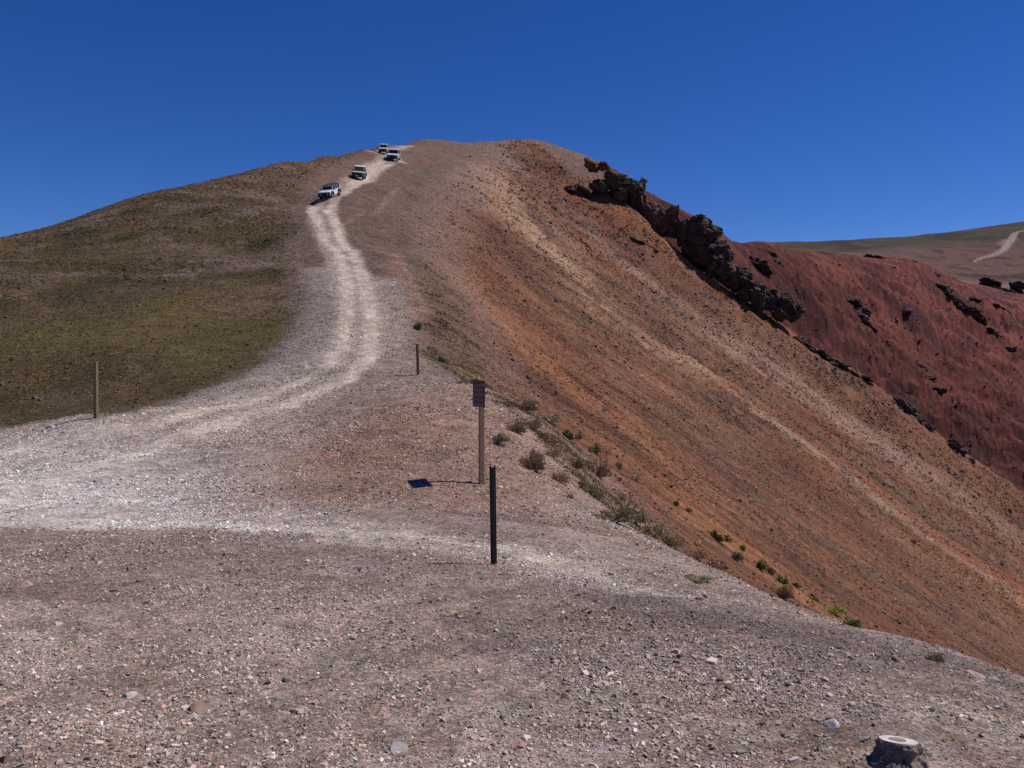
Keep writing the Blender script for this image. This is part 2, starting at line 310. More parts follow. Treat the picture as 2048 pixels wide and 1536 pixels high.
# ---------------------------------------------------------------- terrain mesh
MAXR = 1600.
tin = np.radians(np.linspace(-34.5, 34.5, 1000)); side = np.radians(np.linspace(35, 118, 90)**1.0)
TH = np.r_[-side[::-1], tin, side]
RR = np.r_[.02, np.geomspace(.6, 3.3, 60)[:-1], np.geomspace(3.3, 450, 860)[:-1], np.geomspace(450, MAXR, 110)]
TT, R2 = np.meshgrid(TH, RR)
X = (np.sin(TT)*R2).ravel(); Y = (np.cos(TT)*R2).ravel()
Z = height(X, Y)
Cc, Wt = paint(X, Y)
nt, nr = len(TH), len(RR)
idx = np.arange(nt*nr).reshape(nr, nt)
quads = np.stack([idx[:-1,:-1], idx[:-1,1:], idx[1:,1:], idx[1:,:-1]], -1).reshape(-1, 4)[:, ::-1]
VCO = np.c_[X, Y, Z]; VCOL = np.c_[Cc, np.ones(len(Cc))]
GN = None
def mesh_np(name, co, faces, cols=None, smooth=True, k=4, fcols=None):
    me = bpy.data.meshes.new(name); nv, nf = len(co), len(faces)
    me.vertices.add(nv); me.vertices.foreach_set('co', np.ascontiguousarray(co, np.float32).ravel())
    me.loops.add(nf*k); me.loops.foreach_set('vertex_index', np.ascontiguousarray(faces, np.int32).ravel())
    me.polygons.add(nf); me.polygons.foreach_set('loop_start', np.arange(0, nf*k, k, dtype=np.int32))
    me.polygons.foreach_set('loop_total', np.full(nf, k, np.int32))
    me.polygons.foreach_set('use_smooth', np.full(nf, smooth))
    if cols is not None:
        a = me.color_attributes.new('tint', 'FLOAT_COLOR', 'POINT'); a.data.foreach_set('color', np.ascontiguousarray(cols, np.float32).ravel())
    me.update(calc_edges=True)
    return me
def link(name, me, mat=None, parent=None, **props):
    o = bpy.data.objects.new(name, me); COL.objects.link(o)
    if mat and me: me.materials.append(mat)
    if parent: o.parent = parent
    for k, v in props.items():
        if v: o[k] = v
    return o
# ---------------------------------------------------------------- materials
def mat(name, color=(.5,.5,.5), rough=.9, metal=0, spec=.3, noise=0, nscale=20, bump=0, coat=0, attr=None):
    m = bpy.data.materials.new(name); m.use_nodes = True; nt_ = m.node_tree; b = nt_.nodes['Principled BSDF']
    b.inputs['Roughness'].default_value = rough; b.inputs['Metallic'].default_value = metal; b.inputs['Specular IOR Level'].default_value = spec
    b.inputs['Base Color'].default_value = (*color, 1)
    if coat: b.inputs['Coat Weight'].default_value = coat
    N = nt_.nodes.new; Lk = nt_.links.new
    src = None
    if attr: a = N('ShaderNodeAttribute'); a.attribute_name = attr; src = a.outputs['Color']
    if noise:
        tc = N('ShaderNodeTexCoord'); nz = N('ShaderNodeTexNoise'); nz.inputs['Scale'].default_value = nscale; nz.inputs['Detail'].default_value = 6
        Lk(tc.outputs['Object'], nz.inputs['Vector'])
        mr = N('ShaderNodeMapRange'); mr.inputs['From Min'].default_value = .25; mr.inputs['From Max'].default_value = .75
        mr.inputs['To Min'].default_value = 1-noise; mr.inputs['To Max'].default_value = 1+noise; Lk(nz.outputs['Fac'], mr.inputs['Value'])
        vm = N('ShaderNodeVectorMath'); vm.operation = 'SCALE'
        if src: Lk(src, vm.inputs[0])
        else: vm.inputs[0].default_value = color
        Lk(mr.outputs[0], vm.inputs['Scale']); Lk(vm.outputs[0], b.inputs['Base Color'])
        if bump:
            bp = N('ShaderNodeBump'); bp.inputs['Strength'].default_value = 1; bp.inputs['Distance'].default_value = bump
            Lk(nz.outputs['Fac'], bp.inputs['Height']); Lk(bp.outputs[0], b.inputs['Normal'])
    elif src: Lk(src, b.inputs['Base Color'])
    return m
def ground_mat():
    m = bpy.data.materials.new('stony_ground'); m.use_nodes = True; t = m.node_tree; N = t.nodes.new; Lk = t.links.new; b = t.nodes['Principled BSDF']
    b.inputs['Roughness'].default_value = 1; b.inputs['Specular IOR Level'].default_value = .1
    at = N('ShaderNodeAttribute'); at.attribute_name = 'tint'; tc = N('ShaderNodeTexCoord')
    def vor(scale):
        v = N('ShaderNodeTexVoronoi'); v.inputs['Scale'].default_value = scale; Lk(tc.outputs['Object'], v.inputs['Vector']); return v
    def noi(scale, d=5, r=.65):
        v = N('ShaderNodeTexNoise'); v.inputs['Scale'].default_value = scale; v.inputs['Detail'].default_value = d; v.inputs['Roughness'].default_value = r; Lk(tc.outputs['Object'], v.inputs['Vector']); return v
    cur = at.outputs['Color']
    # speckle of single stones, three sizes, each brightness and a little hue
    for sc, amt, hue in ((60, .38, .12), (22, .28, .07), (4, .18, .04)):
        v = vor(sc); hs = N('ShaderNodeSeparateColor'); Lk(v.outputs['Color'], hs.inputs[0])
        mr = N('ShaderNodeMapRange'); mr.inputs['To Min'].default_value = 1-amt; mr.inputs['To Max'].default_value = 1+amt; Lk(hs.outputs[0], mr.inputs['Value'])
        sc1 = N('ShaderNodeVectorMath'); sc1.operation = 'SCALE'; Lk(cur, sc1.inputs[0]); Lk(mr.outputs[0], sc1.inputs['Scale'])
        cm = N('ShaderNodeCombineXYZ')
        for i, o_ in ((0, 1), (1, 2), (2, 0)):
            q = N('ShaderNodeMapRange'); q.inputs['To Min'].default_value = 1-hue*(.6 if i == 1 else 1); q.inputs['To Max'].default_value = 1+hue*(.6 if i == 1 else 1); Lk(hs.outputs[o_], q.inputs['Value']); Lk(q.outputs[0], cm.inputs[i])
        mu = N('ShaderNodeVectorMath'); mu.operation = 'MULTIPLY'; Lk(sc1.outputs[0], mu.inputs[0]); Lk(cm.outputs[0], mu.inputs[1]); cur = mu.outputs[0]
    n = noi(1.3, 8, .7); mr = N('ShaderNodeMapRange'); mr.inputs['From Min'].default_value = .3; mr.inputs['From Max'].default_value = .7
    mr.inputs['To Min'].default_value = .72; mr.inputs['To Max'].default_value = 1.25; Lk(n.outputs['Fac'], mr.inputs['Value'])
    s = N('ShaderNodeVectorMath'); s.operation = 'SCALE'; Lk(cur, s.inputs[0]); Lk(mr.outputs[0], s.inputs['Scale']); Lk(s.outputs[0], b.inputs['Base Color'])
    v1 = vor(30); n2 = noi(5, 8, .75); n3 = noi(.8, 8, .7)
    b1 = N('ShaderNodeBump'); b1.inputs['Distance'].default_value = .03; b1.inputs['Strength'].default_value = .6; b1.invert = True; Lk(v1.outputs['Distance'], b1.inputs['Height'])
    b2 = N('ShaderNodeBump'); b2.inputs['Distance'].default_value = .12; b2.inputs['Strength'].default_value = .8; Lk(n2.outputs['Fac'], b2.inputs['Height']); Lk(b1.outputs[0], b2.inputs['Normal'])
    b3 = N('ShaderNodeBump'); b3.inputs['Distance'].default_value = .6; b3.inputs['Strength'].default_value = .6; Lk(n3.outputs['Fac'], b3.inputs['Height']); Lk(b2.outputs[0], b3.inputs['Normal'])
    Lk(b3.outputs[0], b.inputs['Normal'])
    return m
GM = ground_mat()
# one continuous sheet, split by what it is
qc = lambda a: a[quads].mean(1)
wf = {k: qc(v) for k, v in Wt.items()}
cls = np.zeros(len(quads), int)                       # 0 gravel ground
cls[wf['tun'] > .5] = 1; cls[wf['scr'] > .5] = 2; cls[wf['red'] > .5] = 3; cls[wf['far'] > .5] = 4
cls[(wf['road'] > .5) & (cls < 2)] = 5; cls[(wf['fr'] > .5)] = 6
for c, nm in enumerate(['gravel_ground', 'grassy_hillside', 'scree_slope', 'red_mountain_slope', 'far_hill', 'dirt_road', 'far_dirt_road']):
    f = quads[cls == c]; used, inv = np.unique(f, return_inverse=True)
    link(nm, mesh_np(nm, VCO[used], inv.reshape(-1, 4), VCOL[used]), GM, kind='structure')
# ---------------------------------------------------------------- helpers
def bm_obj(name, bm, m, parent=None, smooth=False, **props):
    bmesh.ops.recalc_face_normals(bm, faces=bm.faces)
    me = bpy.data.meshes.new(name); bm.to_mesh(me); bm.free()
    if smooth:
        for p in me.polygons: p.use_smooth = True
    return link(name, me, m, parent, **props)
def empty(name, loc, label, cat, group=None):
    o = bpy.data.objects.new(name, None); COL.objects.link(o); o.location = loc; o.empty_display_size = .2
    o['label'] = label; o['category'] = cat
    if group: o['group'] = group
    return o
def box(bm, c, s, rot=None, bev=0, taper=1):
    r = bmesh.ops.create_cube(bm, size=1)['verts']
    for v in r:
        v.co.x *= s[0]; v.co.y *= s[1]; v.co.z *= s[2]
        if taper != 1 and v.co.z > 0: v.co.x *= taper; v.co.y *= taper
    if bev:
        e = list({e for v in r for e in v.link_edges}); q = bmesh.ops.bevel(bm, geom=e, offset=bev, segments=2, affect='EDGES', profile=.7)
        r = list({v for f in q['faces'] for v in f.verts} | {v for v in r if v.is_valid})
    if rot is not None: bmesh.ops.transform(bm, matrix=rot, verts=r)
    for v in r: v.co += Vector(c)
    return r
def cyl(bm, p, q, r, r2=None, seg=16):
    p, q = Vector(p), Vector(q); d = q-p
    m = Matrix.Translation((p+q)/2) @ d.to_track_quat('Z', 'Y').to_matrix().to_4x4()
    bmesh.ops.create_cone(bm, cap_ends=True, segments=seg, radius1=r, radius2=r if r2 is None else r2, depth=d.length, matrix=m)
def prof(bm, pts_, x0, x1, inset=0):
    """side profile (y, z) extruded across x; inset narrows the points flagged with a third value"""
    a = [bm.verts.new((x0+(p[2] if len(p) > 2 else 0), p[0], p[1])) for p in pts_]
    b = [bm.verts.new((x1-(p[2] if len(p) > 2 else 0), p[0], p[1])) for p in pts_]
    n = len(a); bm.faces.new(a); bm.faces.new(b[::-1])
    for i in range(n): bm.faces.new((a[i], b[i], b[(i+1) % n], a[(i+1) % n]))
def hit(u, v): return Vector(hitd(u, v)[0])
def gz(x, y): return float(height(np.array([x]), np.array([y]))[0])
def slope_quat(p, heading, s=2.0):
    hd = Vector((heading[0], heading[1], 0)).normalized(); sdv = Vector((-hd.y, hd.x, 0))
    a = p+hd*s; b = p-hd*s; c = p+sdv*.8; d = p-sdv*.8
    f = Vector((a.x-b.x, a.y-b.y, gz(a.x, a.y)-gz(b.x, b.y))).normalized()
    l = Vector((c.x-d.x, c.y-d.y, (gz(c.x, c.y)-gz(d.x, d.y))*.25)).normalized()
    up = f.cross(l).normalized()
    if up.z < 0: up = -up
    Yv = -f; Xv = Yv.cross(up).normalized(); up = Xv.cross(Yv)
    return Matrix((Xv, Yv, up)).transposed()
# ---------------------------------------------------------------- sign, posts, survey marker
WOOD = mat('brown_timber', (.30,.19,.115), .8, noise=.35, nscale=26, bump=.01)
WOODL = mat('olive_brown_timber', (.17,.115,.065), .85, noise=.35, nscale=26, bump=.01)
WOODD = mat('dark_timber', (.085,.05,.038), .85, noise=.4, nscale=18, bump=.01)
DARKST = mat('dark_green_steel', (.017,.019,.017), .55, .0, .4, noise=.35, nscale=30)
SIGNB = mat('dark_brown_sign', (.085,.036,.030), .6, noise=.35, nscale=7)
WORN = mat('worn_lettering', (.20,.14,.13), .7, noise=.4, nscale=40)
YEL = mat('pale_yellow_paint', (.42,.38,.24), .7)
sp = Vector((P(963,967,16)[0], 16, 0)); sp = hit(963, 968)
yaw = math.radians(70)                                # plate turned well to the left
sg = empty('trail_sign', sp, 'dark brown metal sign plate with worn lettering on a square brown timber post', 'sign'); sg.rotation_euler = (0, 0, -yaw)
k = sp.y/F; PH = 204*k                                # height of the whole sign
bm = bmesh.new(); box(bm, (0,0,PH/2-.2), (.088,.088,PH+.36), bev=.006); bm_obj('post', bm, WOOD, sg)
bm = bmesh.new(); hgt = 53*k; wid = .70; box(bm, (0,-.052,PH-hgt/2+.03), (wid,.012,hgt), bev=.004); bm_obj('sign_plate', bm, SIGNB, sg)
def words(parent, rows, z0, dz, x0, size, y, m):
    for i, tx in enumerate(rows):
        cu = bpy.data.curves.new('lettering', 'FONT'); cu.body = tx; cu.size = size; cu.extrude = .0008; cu.align_x = 'LEFT'; cu.space_character = 1.05
        o = bpy.data.objects.new('lettering', cu); COL.objects.link(o); dg = bpy.context.evaluated_depsgraph_get()
        me = bpy.data.meshes.new_from_object(o.evaluated_get(dg)); bpy.data.objects.remove(o)
        t = link('lettering', me, m, parent); t.location = (x0, y, z0-i*dz); t.rotation_euler = (math.pi/2, 0, 0)
bm = bmesh.new()                                      # rows too worn to read: short raised strokes in five rows
for i, row in enumerate((3, 2, 3, 2, 3)):
    z = PH - .055 - i*hgt*.185; x = -wid/2+.035
    while x < wid/2-.14:
        wd = rnd.uniform(.012, .034); hh = rnd.uniform(.032, .045)
        box(bm, (x+wd/2, -.0595, z), (wd, .002, hh)); x += wd + rnd.choice((.007, .007, .03))
bm_obj('lettering', bm, WORN, sg)
for i, zz in enumerate((.07, .27, .45)):              # small arrow marks down the right edge
    bm = bmesh.new(); z = PH + .03 - zz*hgt/.5; x = wid/2-.055
    vs_ = [bm.verts.new((x+a*1.5, -.060-b0, z+b*1.2)) for b0 in (0, .002) for a, b in ((-.022,-.008),(.004,-.008),(.004,-.022),(.028,0),(.004,.022),(.004,.008),(-.022,.008))]
    bm.faces.new(vs_[:7]); bm.faces.new(vs_[7:][::-1])
    for q in range(7): bm.faces.new((vs_[q], vs_[(q+1) % 7], vs_[7+(q+1) % 7], vs_[7+q]))
    bm_obj('arrow_mark', bm, YEL if i == 0 else WORN, sg)
for hh in (.02, hgt-.06):
    bm = bmesh.new(); cyl(bm, (0,-.057,PH-hh), (0,-.066,PH-hh), .008, seg=8); bm_obj('bolt', bm, DARKST, sg)
# dark channel post in the middle
pp = hit(988, 1128); k = pp.y/F; PH = 196*k
cp = empty('channel_post', pp, 'dark metal channel marker post standing on the pale gravel track in front of the sign', 'post'); cp.rotation_euler = (0, math.radians(-.8), math.radians(9))
bm = bmesh.new(); hw = .031; prf = [(-hw*1.15,.012),(-hw*.62,.012),(-hw*.42,-.020),(hw*.42,-.020),(hw*.62,.012),(hw*1.15,.012)]; th = .005
def strip(bm, prf, z0, z1, dz=0):
    A_ = [bm.verts.new((x, y, z0)) for x, y in prf]; B_ = [bm.verts.new((x, y, z1 - (dz if abs(x) < hw*.5 else 0))) for x, y in prf]
    C_ = [bm.verts.new((x, y+th, z0)) for x, y in prf]; D_ = [bm.verts.new((x, y+th, z1 - (dz if abs(x) < hw*.5 else 0))) for x, y in prf]
    for i in range(len(prf)-1):
        bm.faces.new((A_[i], A_[i+1], B_[i+1], B_[i])); bm.faces.new((C_[i+1], C_[i], D_[i], D_[i+1])); bm.faces.new((B_[i], B_[i+1], D_[i+1], D_[i]))
    bm.faces.new((A_[0], B_[0], D_[0], C_[0])); bm.faces.new((A_[-1], C_[-1], D_[-1], B_[-1]))
strip(bm, prf, -.25, PH, .012); bm_obj('channel', bm, DARKST, cp)
bm = bmesh.new(); z = .05
while z < PH-.03: cyl(bm, (0,-.0205,z), (0,-.0225,z), .0045, seg=8); z += .04
bm_obj('hole_row', bm, mat('bare_steel', (.10,.10,.095), .5, .5), cp)
# dark timber post farther up, square post at left
pp = hit(836, 750); PH = 62*pp.y/F
bm = bmesh.new(); box(bm, (0,0,PH/2-.15), (.075,.075,PH+.3), bev=.01); o = bm_obj('marker_post', bm, WOODD, None, label='short dark weathered timber post farther up beside the climbing road', category='post'); o.location = pp; o.rotation_euler = (0, math.radians(-1.6), .5)
pp = hit(192, 836); PH = 112*pp.y/F
bm = bmesh.new(); box(bm, (0,0,PH/2-.2), (.094,.094,PH+.4), bev=.006); o = bm_obj('timber_post', bm, WOODL, None, label='tall square brown timber post at the grassy edge on the left', category='post'); o.location = pp; o.rotation_euler = (0, math.radians(-.4), math.radians(-38)+math.atan2(-pp.x, pp.y))
# survey marker: concrete post with a bronze disc
CONC = mat('pale_concrete', (.50,.46,.45), .9, noise=.3, nscale=22, bump=.006)
BASE = mat('rough_concrete_in_shade', (.15,.115,.10), .95, noise=.5, nscale=11, bump=.02)  # sides of the same concrete, darkened to paint in their shade
BRZ = mat('weathered_bronze_disc', (.25,.225,.19), .6, .3, noise=.1, nscale=40)
top = Vector(P(1797, 1496, 4.72)); gzm = gz(top.x, top.y)
mk = empty('survey_marker', (top.x, top.y, gzm), 'low rough concrete survey marker with a round bronze disc set in its pale top', 'survey marker')
ht = max(top.z-gzm, .12)
bm = bmesh.new(); ns = 40; rings = []
for zi, (z, r, jit) in enumerate(((-.14,.175,.20),(0.0,.150,.22),(ht*.3,.122,.24),(ht*.55,.108,.24),(ht*.78,.112,.18),(ht*.93,.107,.07),(ht,.100,.03))):
    ring = []
    for i in range(ns):
        a = 2*math.pi*i/ns; j = 1+jit*(float(fbm(np.array([math.cos(a)*2.2+5]), np.array([math.sin(a)*2.2+z*14]), 4, 77)[0])*1.4)
        ring.append(bm.verts.new((math.cos(a)*r*j, math.sin(a)*r*j, z)))
    rings.append(ring)
for a, b in zip(rings, rings[1:]):
    for i in range(ns): bm.faces.new((a[i], a[(i+1) % ns], b[(i+1) % ns], b[i]))
bmesh.ops.subdivide_edges(bm, edges=bm.edges[:], cuts=1, use_grid_fill=True)
for v in bm.verts:
    if v.co.z < ht*.93: v.co *= 1+rnd.uniform(-.055, .045)
bm_obj('concrete_body', bm, BASE, mk)
bm = bmesh.new(); ring = []
for zz, sc in ((ht-.004, 1.0), (ht+.003, .985)):
    ring.append([bm.verts.new((rings_r*math.cos(a)*sc, rings_r*math.sin(a)*sc, zz)) for a, rings_r in [(2*math.pi*i/ns, .0995*(1+.03*1.4*float(fbm(np.array([math.cos(2*math.pi*i/ns)*2.2+5]), np.array([math.sin(2*math.pi*i/ns)*2.2+ht*14]), 4, 77)[0]))) for i in range(ns)]])
for i in range(ns): bm.faces.new((ring[0][i], ring[0][(i+1) % ns], ring[1][(i+1) % ns], ring[1][i]))
bm.faces.new(ring[1]); bm_obj('concrete_top', bm, CONC, mk)
bm = bmesh.new(); cyl(bm, (-.004,0,ht+.001), (-.004,0,ht+.0065), .0445, seg=40); dk = bm_obj('bronze_disc', bm, BRZ, mk)
mk.rotation_euler = (math.radians(-10), math.radians(4), 0)
# ---------------------------------------------------------------- rocks
def facet(seed, sub=3, flat=.6, n=14, lo=.55, hi=.9, rough=.03):
    r = random.Random(seed); bm = bmesh.new(); bmesh.ops.create_icosphere(bm, subdivisions=sub, radius=1)
    pl = []
    for i in range(n):
        d = Vector((r.gauss(0,1), r.gauss(0,1), r.gauss(0,1))).normalized(); pl.append((d, r.uniform(lo, hi)))
    for v in bm.verts:
        c = v.co.copy()
        for d, q in pl:
            e = c.dot(d)
            if e > q: c -= d*(e-q)
        v.co = c*(1+r.uniform(-rough, rough)); v.co.z *= flat
    return bm
ROCKS = {n: mat(n, c, .95, noise=.3, nscale=9, bump=.02) for n, c in (('grey_stone', (.27,.24,.235)), ('pale_stone', (.40,.35,.325)), ('pink_stone', (.36,.235,.21)), ('dark_stone', (.10,.075,.07)), ('brown_stone', (.22,.15,.12)), ('red_stone', (.17,.07,.05)))}
for i, (u, v, wpx, fl, m, lb) in enumerate([
    (50,1172,30,.55,'pink_stone','pinkish flat stone on the near gravel close to the left edge'),
    (256,1394,32,.6,'pale_stone','pale grey stone with a bright top in the lower left gravel'),
    (398,1418,46,.5,'brown_stone','broad low brown slab stone, largest of the lower left stones'),
    (541,1345,20,1.0,'pink_stone','upright pointed stone with one dark side in the lower left gravel'),
    (574,1362,22,.5,'dark_stone','small flat dark stone just right of the upright pointed stone'),
    (118,1248,16,.5,'pale_stone','small whitish stone on the gravel at the left, above the pale grey stone'),
    (800,1500,46,.5,'grey_stone','wide grey stone at the bottom of the near gravel, left of the middle'),
    (1042,1490,34,.6,'pink_stone','pinkish angular stone at the bottom of the near gravel, by the middle'),
    (1661,1450,30,.65,'pale_stone','pale angular stone over a dark one, uphill left of the survey marker'),
    (1728,1482,22,.6,'grey_stone','grey stone right beside the survey marker on its left'),
    (1932,1427,18,.6,'pale_stone','small pale wedge stone uphill right of the survey marker'),
    (1950,1352,34,.5,'pink_stone','pale pinkish flat slab lying on the drop edge at the far right'),
    (1986,1358,24,.5,'grey_stone','grey slab beside the pale slab on the drop edge'),
    (1440,1361,20,.6,'dark_stone','dark stone in the middle of the right hand gravel'),
    (1459,1376,26,.55,'dark_stone','dark lumpy stone just below another dark stone in the right hand gravel'),
    (1790,1322,18,.9,'brown_stone','small upright brown stone near the drop edge at right'),
    (1670,1292,30,.35,'dark_stone','thin dark slab on the stony rise near the drop edge'),
    (1360,1313,16,.8,'dark_stone','small black stone right of the track end on the near gravel'),
    (1187,768,20,.7,'red_stone','dark red boulder on the orange scree right of the sign plate'),
    (1110,603,12,.7,'pink_stone','pale pinkish stone standing out on the orange scree')]):
    p = hit(u, v); R_w = wpx/2*p.y/F*.9; bm = facet(100+i, 3, fl, 12, .4, .8, .02)
    for q in bm.verts: q.co *= R_w*1.3
    o = bm_obj('boulder' if u in (1187, 1110) else 'stone', bm, ROCKS[m], None, label=lb, category='rock', group='larger loose stones'); o.location = p+Vector((0,0,R_w*fl*.12)); o.rotation_euler = (rnd.uniform(-.25,.25), rnd.uniform(-.25,.25), rnd.uniform(0,6))
CRAG = mat('dark_crag_rock', (.060,.042,.037), .95, noise=.6, nscale=.5, bump=.35)
CRAGR = mat('red_brown_crag_rock', (.095,.05,.04), .95, noise=.5, nscale=.5, bump=.35)
CRAGM = mat('maroon_crag_rock', (.062,.036,.034), .95, noise=.6, nscale=.5, bump=.3)
CRAGO = mat('ochre_cliff_rock', (.20,.115,.070), .95, noise=.4, nscale=.5, bump=.3)
from mathutils import noise as mn
def crag_lump(r, rough=1.0):
    bm = bmesh.new(); bmesh.ops.create_icosphere(bm, subdivisions=4, radius=1)
    o = Vector((r.uniform(0,90), r.uniform(0,90), r.uniform(0,90)))
    def cuts(n, lo, hi): return [(Vector((r.gauss(0,1), r.gauss(0,1), r.gauss(0,1)*.8)).normalized(), r.uniform(lo, hi)) for _ in range(n)]
    p1, p2 = cuts(5, .45, .8), cuts(8, .62, .98); V_ = Vector((r.uniform(-.4,.4), r.uniform(-.3,.3), 1)).normalized()
    for v in bm.verts:
        c = v.co.copy()
        for d, q in p1:
            e = c.dot(d)
            if e > q: c -= d*(e-q)
        n = v.co.normalized(); c += n*(mn.fractal(c*1.6+o, 1, 2, 3)*.42)
        st = (c.dot(V_)*3.2 + mn.noise(c*1.5+o)*1.2); st -= math.floor(st)
        c += Vector((n.x, n.y, 0))*((.5-st)*.22)                 # ledges of the bedding
        cr = mn.voronoi(Vector((c.x*2.6, c.y*2.6, c.z*1.0))+o)[0]; c -= n*max(0, .16-(cr[1]-cr[0]))*1.1   # upright cracks
        for d, q in p2:
            e = c.dot(d)
            if e > q: c -= d*(e-q)*.85
        v.co = c + n*mn.noise(c*7+o)*.035
    return bm
RIBU = [1140, 1230, 1290, 1350, 1450, 1560, 1750, 1940]; RIBD = [198, 201, 205, 200, 194, 192, 190, 188]
def outcrop(label, lumps, m, seed, rib=True, cat='rock outcrop', group='dark crags along the ridge rib'):
    r = random.Random(seed); big = bmesh.new(); c0 = None
    for j, (u, v, wp, hp, n) in enumerate(lumps):
        c = Vector(P(u, v, float(np.interp(u, RIBU, RIBD)))) if rib else hit(u, v)
        if not rib and c.y > 420: c = Vector(P(u, v, 395.))
        if seed in (9, 10, 11): c.z = gz(c.x, c.y)+.2
        if seed in (5, 6, 7, 8): wp *= .92; hp *= .88
        if c0 is None: c0 = c.copy()
        s = c.y/F; n = max(2, int(n*.7))
        for q in range(n):
            bm = crag_lump(r, .62); f = r.uniform(.6, .9)
            off = Vector((r.uniform(-.5,.5)*wp*s*(1-f)*1.6, r.uniform(-.3,.3)*wp*s*.7, r.uniform(-.5,.5)*hp*s*(1-f)*1.6))
            sx, sz = wp*s*.5*f*1.45, hp*s*.5*f*1.3; sy = (sx+sz)*.6
            if not rib: sx *= 1.3; sz *= .62; off.z -= sz*.5; off.y += sy*.25; off.x += sx*.1
            R3 = Matrix.Rotation(r.uniform(-.1,.75), 3, 'Y') @ Matrix.Rotation(r.uniform(-.5,.5), 3, 'Z'); off.y += sy*.25
            for vv in bm.verts:
                t = Vector((vv.co.x*sx, vv.co.y*sy, vv.co.z*sz)); vv.co = R3 @ t + c + off - c0
            me = bpy.data.meshes.new('tmp'); bm.to_mesh(me); bm.free(); big.from_mesh(me); bpy.data.meshes.remove(me)
    o = bm_obj('rock_outcrop', big, m, None, label=label, category=cat, group=group); o.location = c0
    return o
outcrop('long dark ledge of rock overhanging a shaded hollow near the top of the ridge', [(1150,384,30,10,4),(1172,382,34,15,6),(1200,374,38,17,6),(1228,370,38,26,9),(1255,372,40,34,9),(1240,392,30,26,4)], CRAG, 1)
outcrop('jagged upright dark rock on the skyline at the end of the long ledge', [(1276,378,22,34,5),(1284,372,12,36,3),(1272,400,30,40,6)], CRAG, 2)
outcrop('reddish rock knob on the skyline just below the summit', [(1180,326,30,16,4),(1200,338,36,20,5),(1230,352,40,20,5)], CRAGR, 3)
outcrop('red brown rock wedge with a dark shaded face between the ledge and the black crag', [(1300,425,34,40,6),(1325,445,40,48,8),(1345,430,30,30,4),(1350,462,26,30,4)], CRAGR, 4)
outcrop('largest black crag with a jagged top standing against the sky', [(1376,470,34,60,7),(1395,450,40,34,9),(1412,462,50,50,9),(1400,500,60,60,8),(1435,510,60,64,9),(1455,545,60,50,8)], CRAG, 5)
outcrop('ochre tinted cliff face in the shade under the largest black crag', [(1432,535,40,44,5),(1450,565,30,24,3)], CRAGO, 6)
outcrop('black rock fin running down the rib below the largest crag', [(1478,560,44,48,7),(1500,580,46,44,7),(1520,605,36,36,6)], CRAG, 7)
outcrop('pair of black rock towers with a dark cleft between them on the rib', [(1542,598,30,44,6),(1572,602,30,40,6),(1560,625,30,34,5),(1590,625,34,36,6)], CRAG, 8)
outcrop('thin broken line of dark rocks following the rib downhill', [(1602,648,34,20,6),(1622,662,34,18,6),(1642,678,34,15,6),(1664,692,34,13,6),(1686,706,34,12,6),(1708,720,32,10,6),(1730,736,28,8,4)], CRAG, 9)
outcrop('dark rock cluster with pale edges low on the rib', [(1802,792,26,24,5),(1815,808,30,26,6),(1835,828,24,18,4),(1858,850,24,14,4)], CRAG, 10)
outcrop('lowest small black rock at the bottom end of the rib', [(1908,884,24,22,5),(1925,900,24,14,4),(1944,918,20,8,3)], CRAG, 11)
outcrop('dark slab of rock lying alone on the scree below the skyline crags', [(1272,480,26,16,3),(1290,490,34,20,4),(1308,500,20,14,3)], CRAGR, 12, False, group='rocks on the scree slope')
outcrop('dark crag chain running down the far part of the red slope', [(1872,552,24,30,5),(1882,578,26,30,5),(1905,600,32,34,6),(1932,618,34,32,6),(1955,640,32,28,5),(1985,664,28,22,4),(2020,700,34,26,5)], CRAGM, 13, False, group='dark rocks on the red slope')
outcrop('dark rock fin in the middle of the red slope', [(1800,598,18,30,5),(1810,622,18,24,4)], CRAGM, 14, False, group='dark rocks on the red slope')
outcrop('dark rocky patch on the upper red slope under its crest', [(1530,500,30,20,4),(1548,520,24,26,4),(1515,530,34,40,6)], CRAGM, 15, False, group='dark rocks on the red slope')
outcrop('broken dark rocks on the red slope left of the fin', [(1700,598,40,34,6),(1718,625,34,36,5),(1740,650,30,24,4)], CRAGM, 16, False, group='dark rocks on the red slope')
outcrop('dark rocks along the crest of the red slope', [(1750,515,34,16,5),(1775,530,26,14,4),(1820,522,26,14,4)], CRAGM, 17, False, group='dark rocks on the red slope')
outcrop('cluster of dark rocks on the brown slope at the right edge', [(1985,565,34,20,5),(2010,582,36,26,6),(2038,572,24,20,4)], CRAGM, 18, False, group='dark rocks on the red slope')
outcrop('red rock band below the crag chain at the right edge', [(1960,600,30,16,4),(1990,612,34,18,5),(2010,622,24,14,4)], CRAGM, 19, False, group='dark rocks on the red slope')
outcrop('dark rock hump low in the middle of the red slope', [(1838,735,30,26,5),(1860,755,34,24,5),(1875,775,24,20,4)], CRAGM, 20, False, group='dark rocks on the red slope')
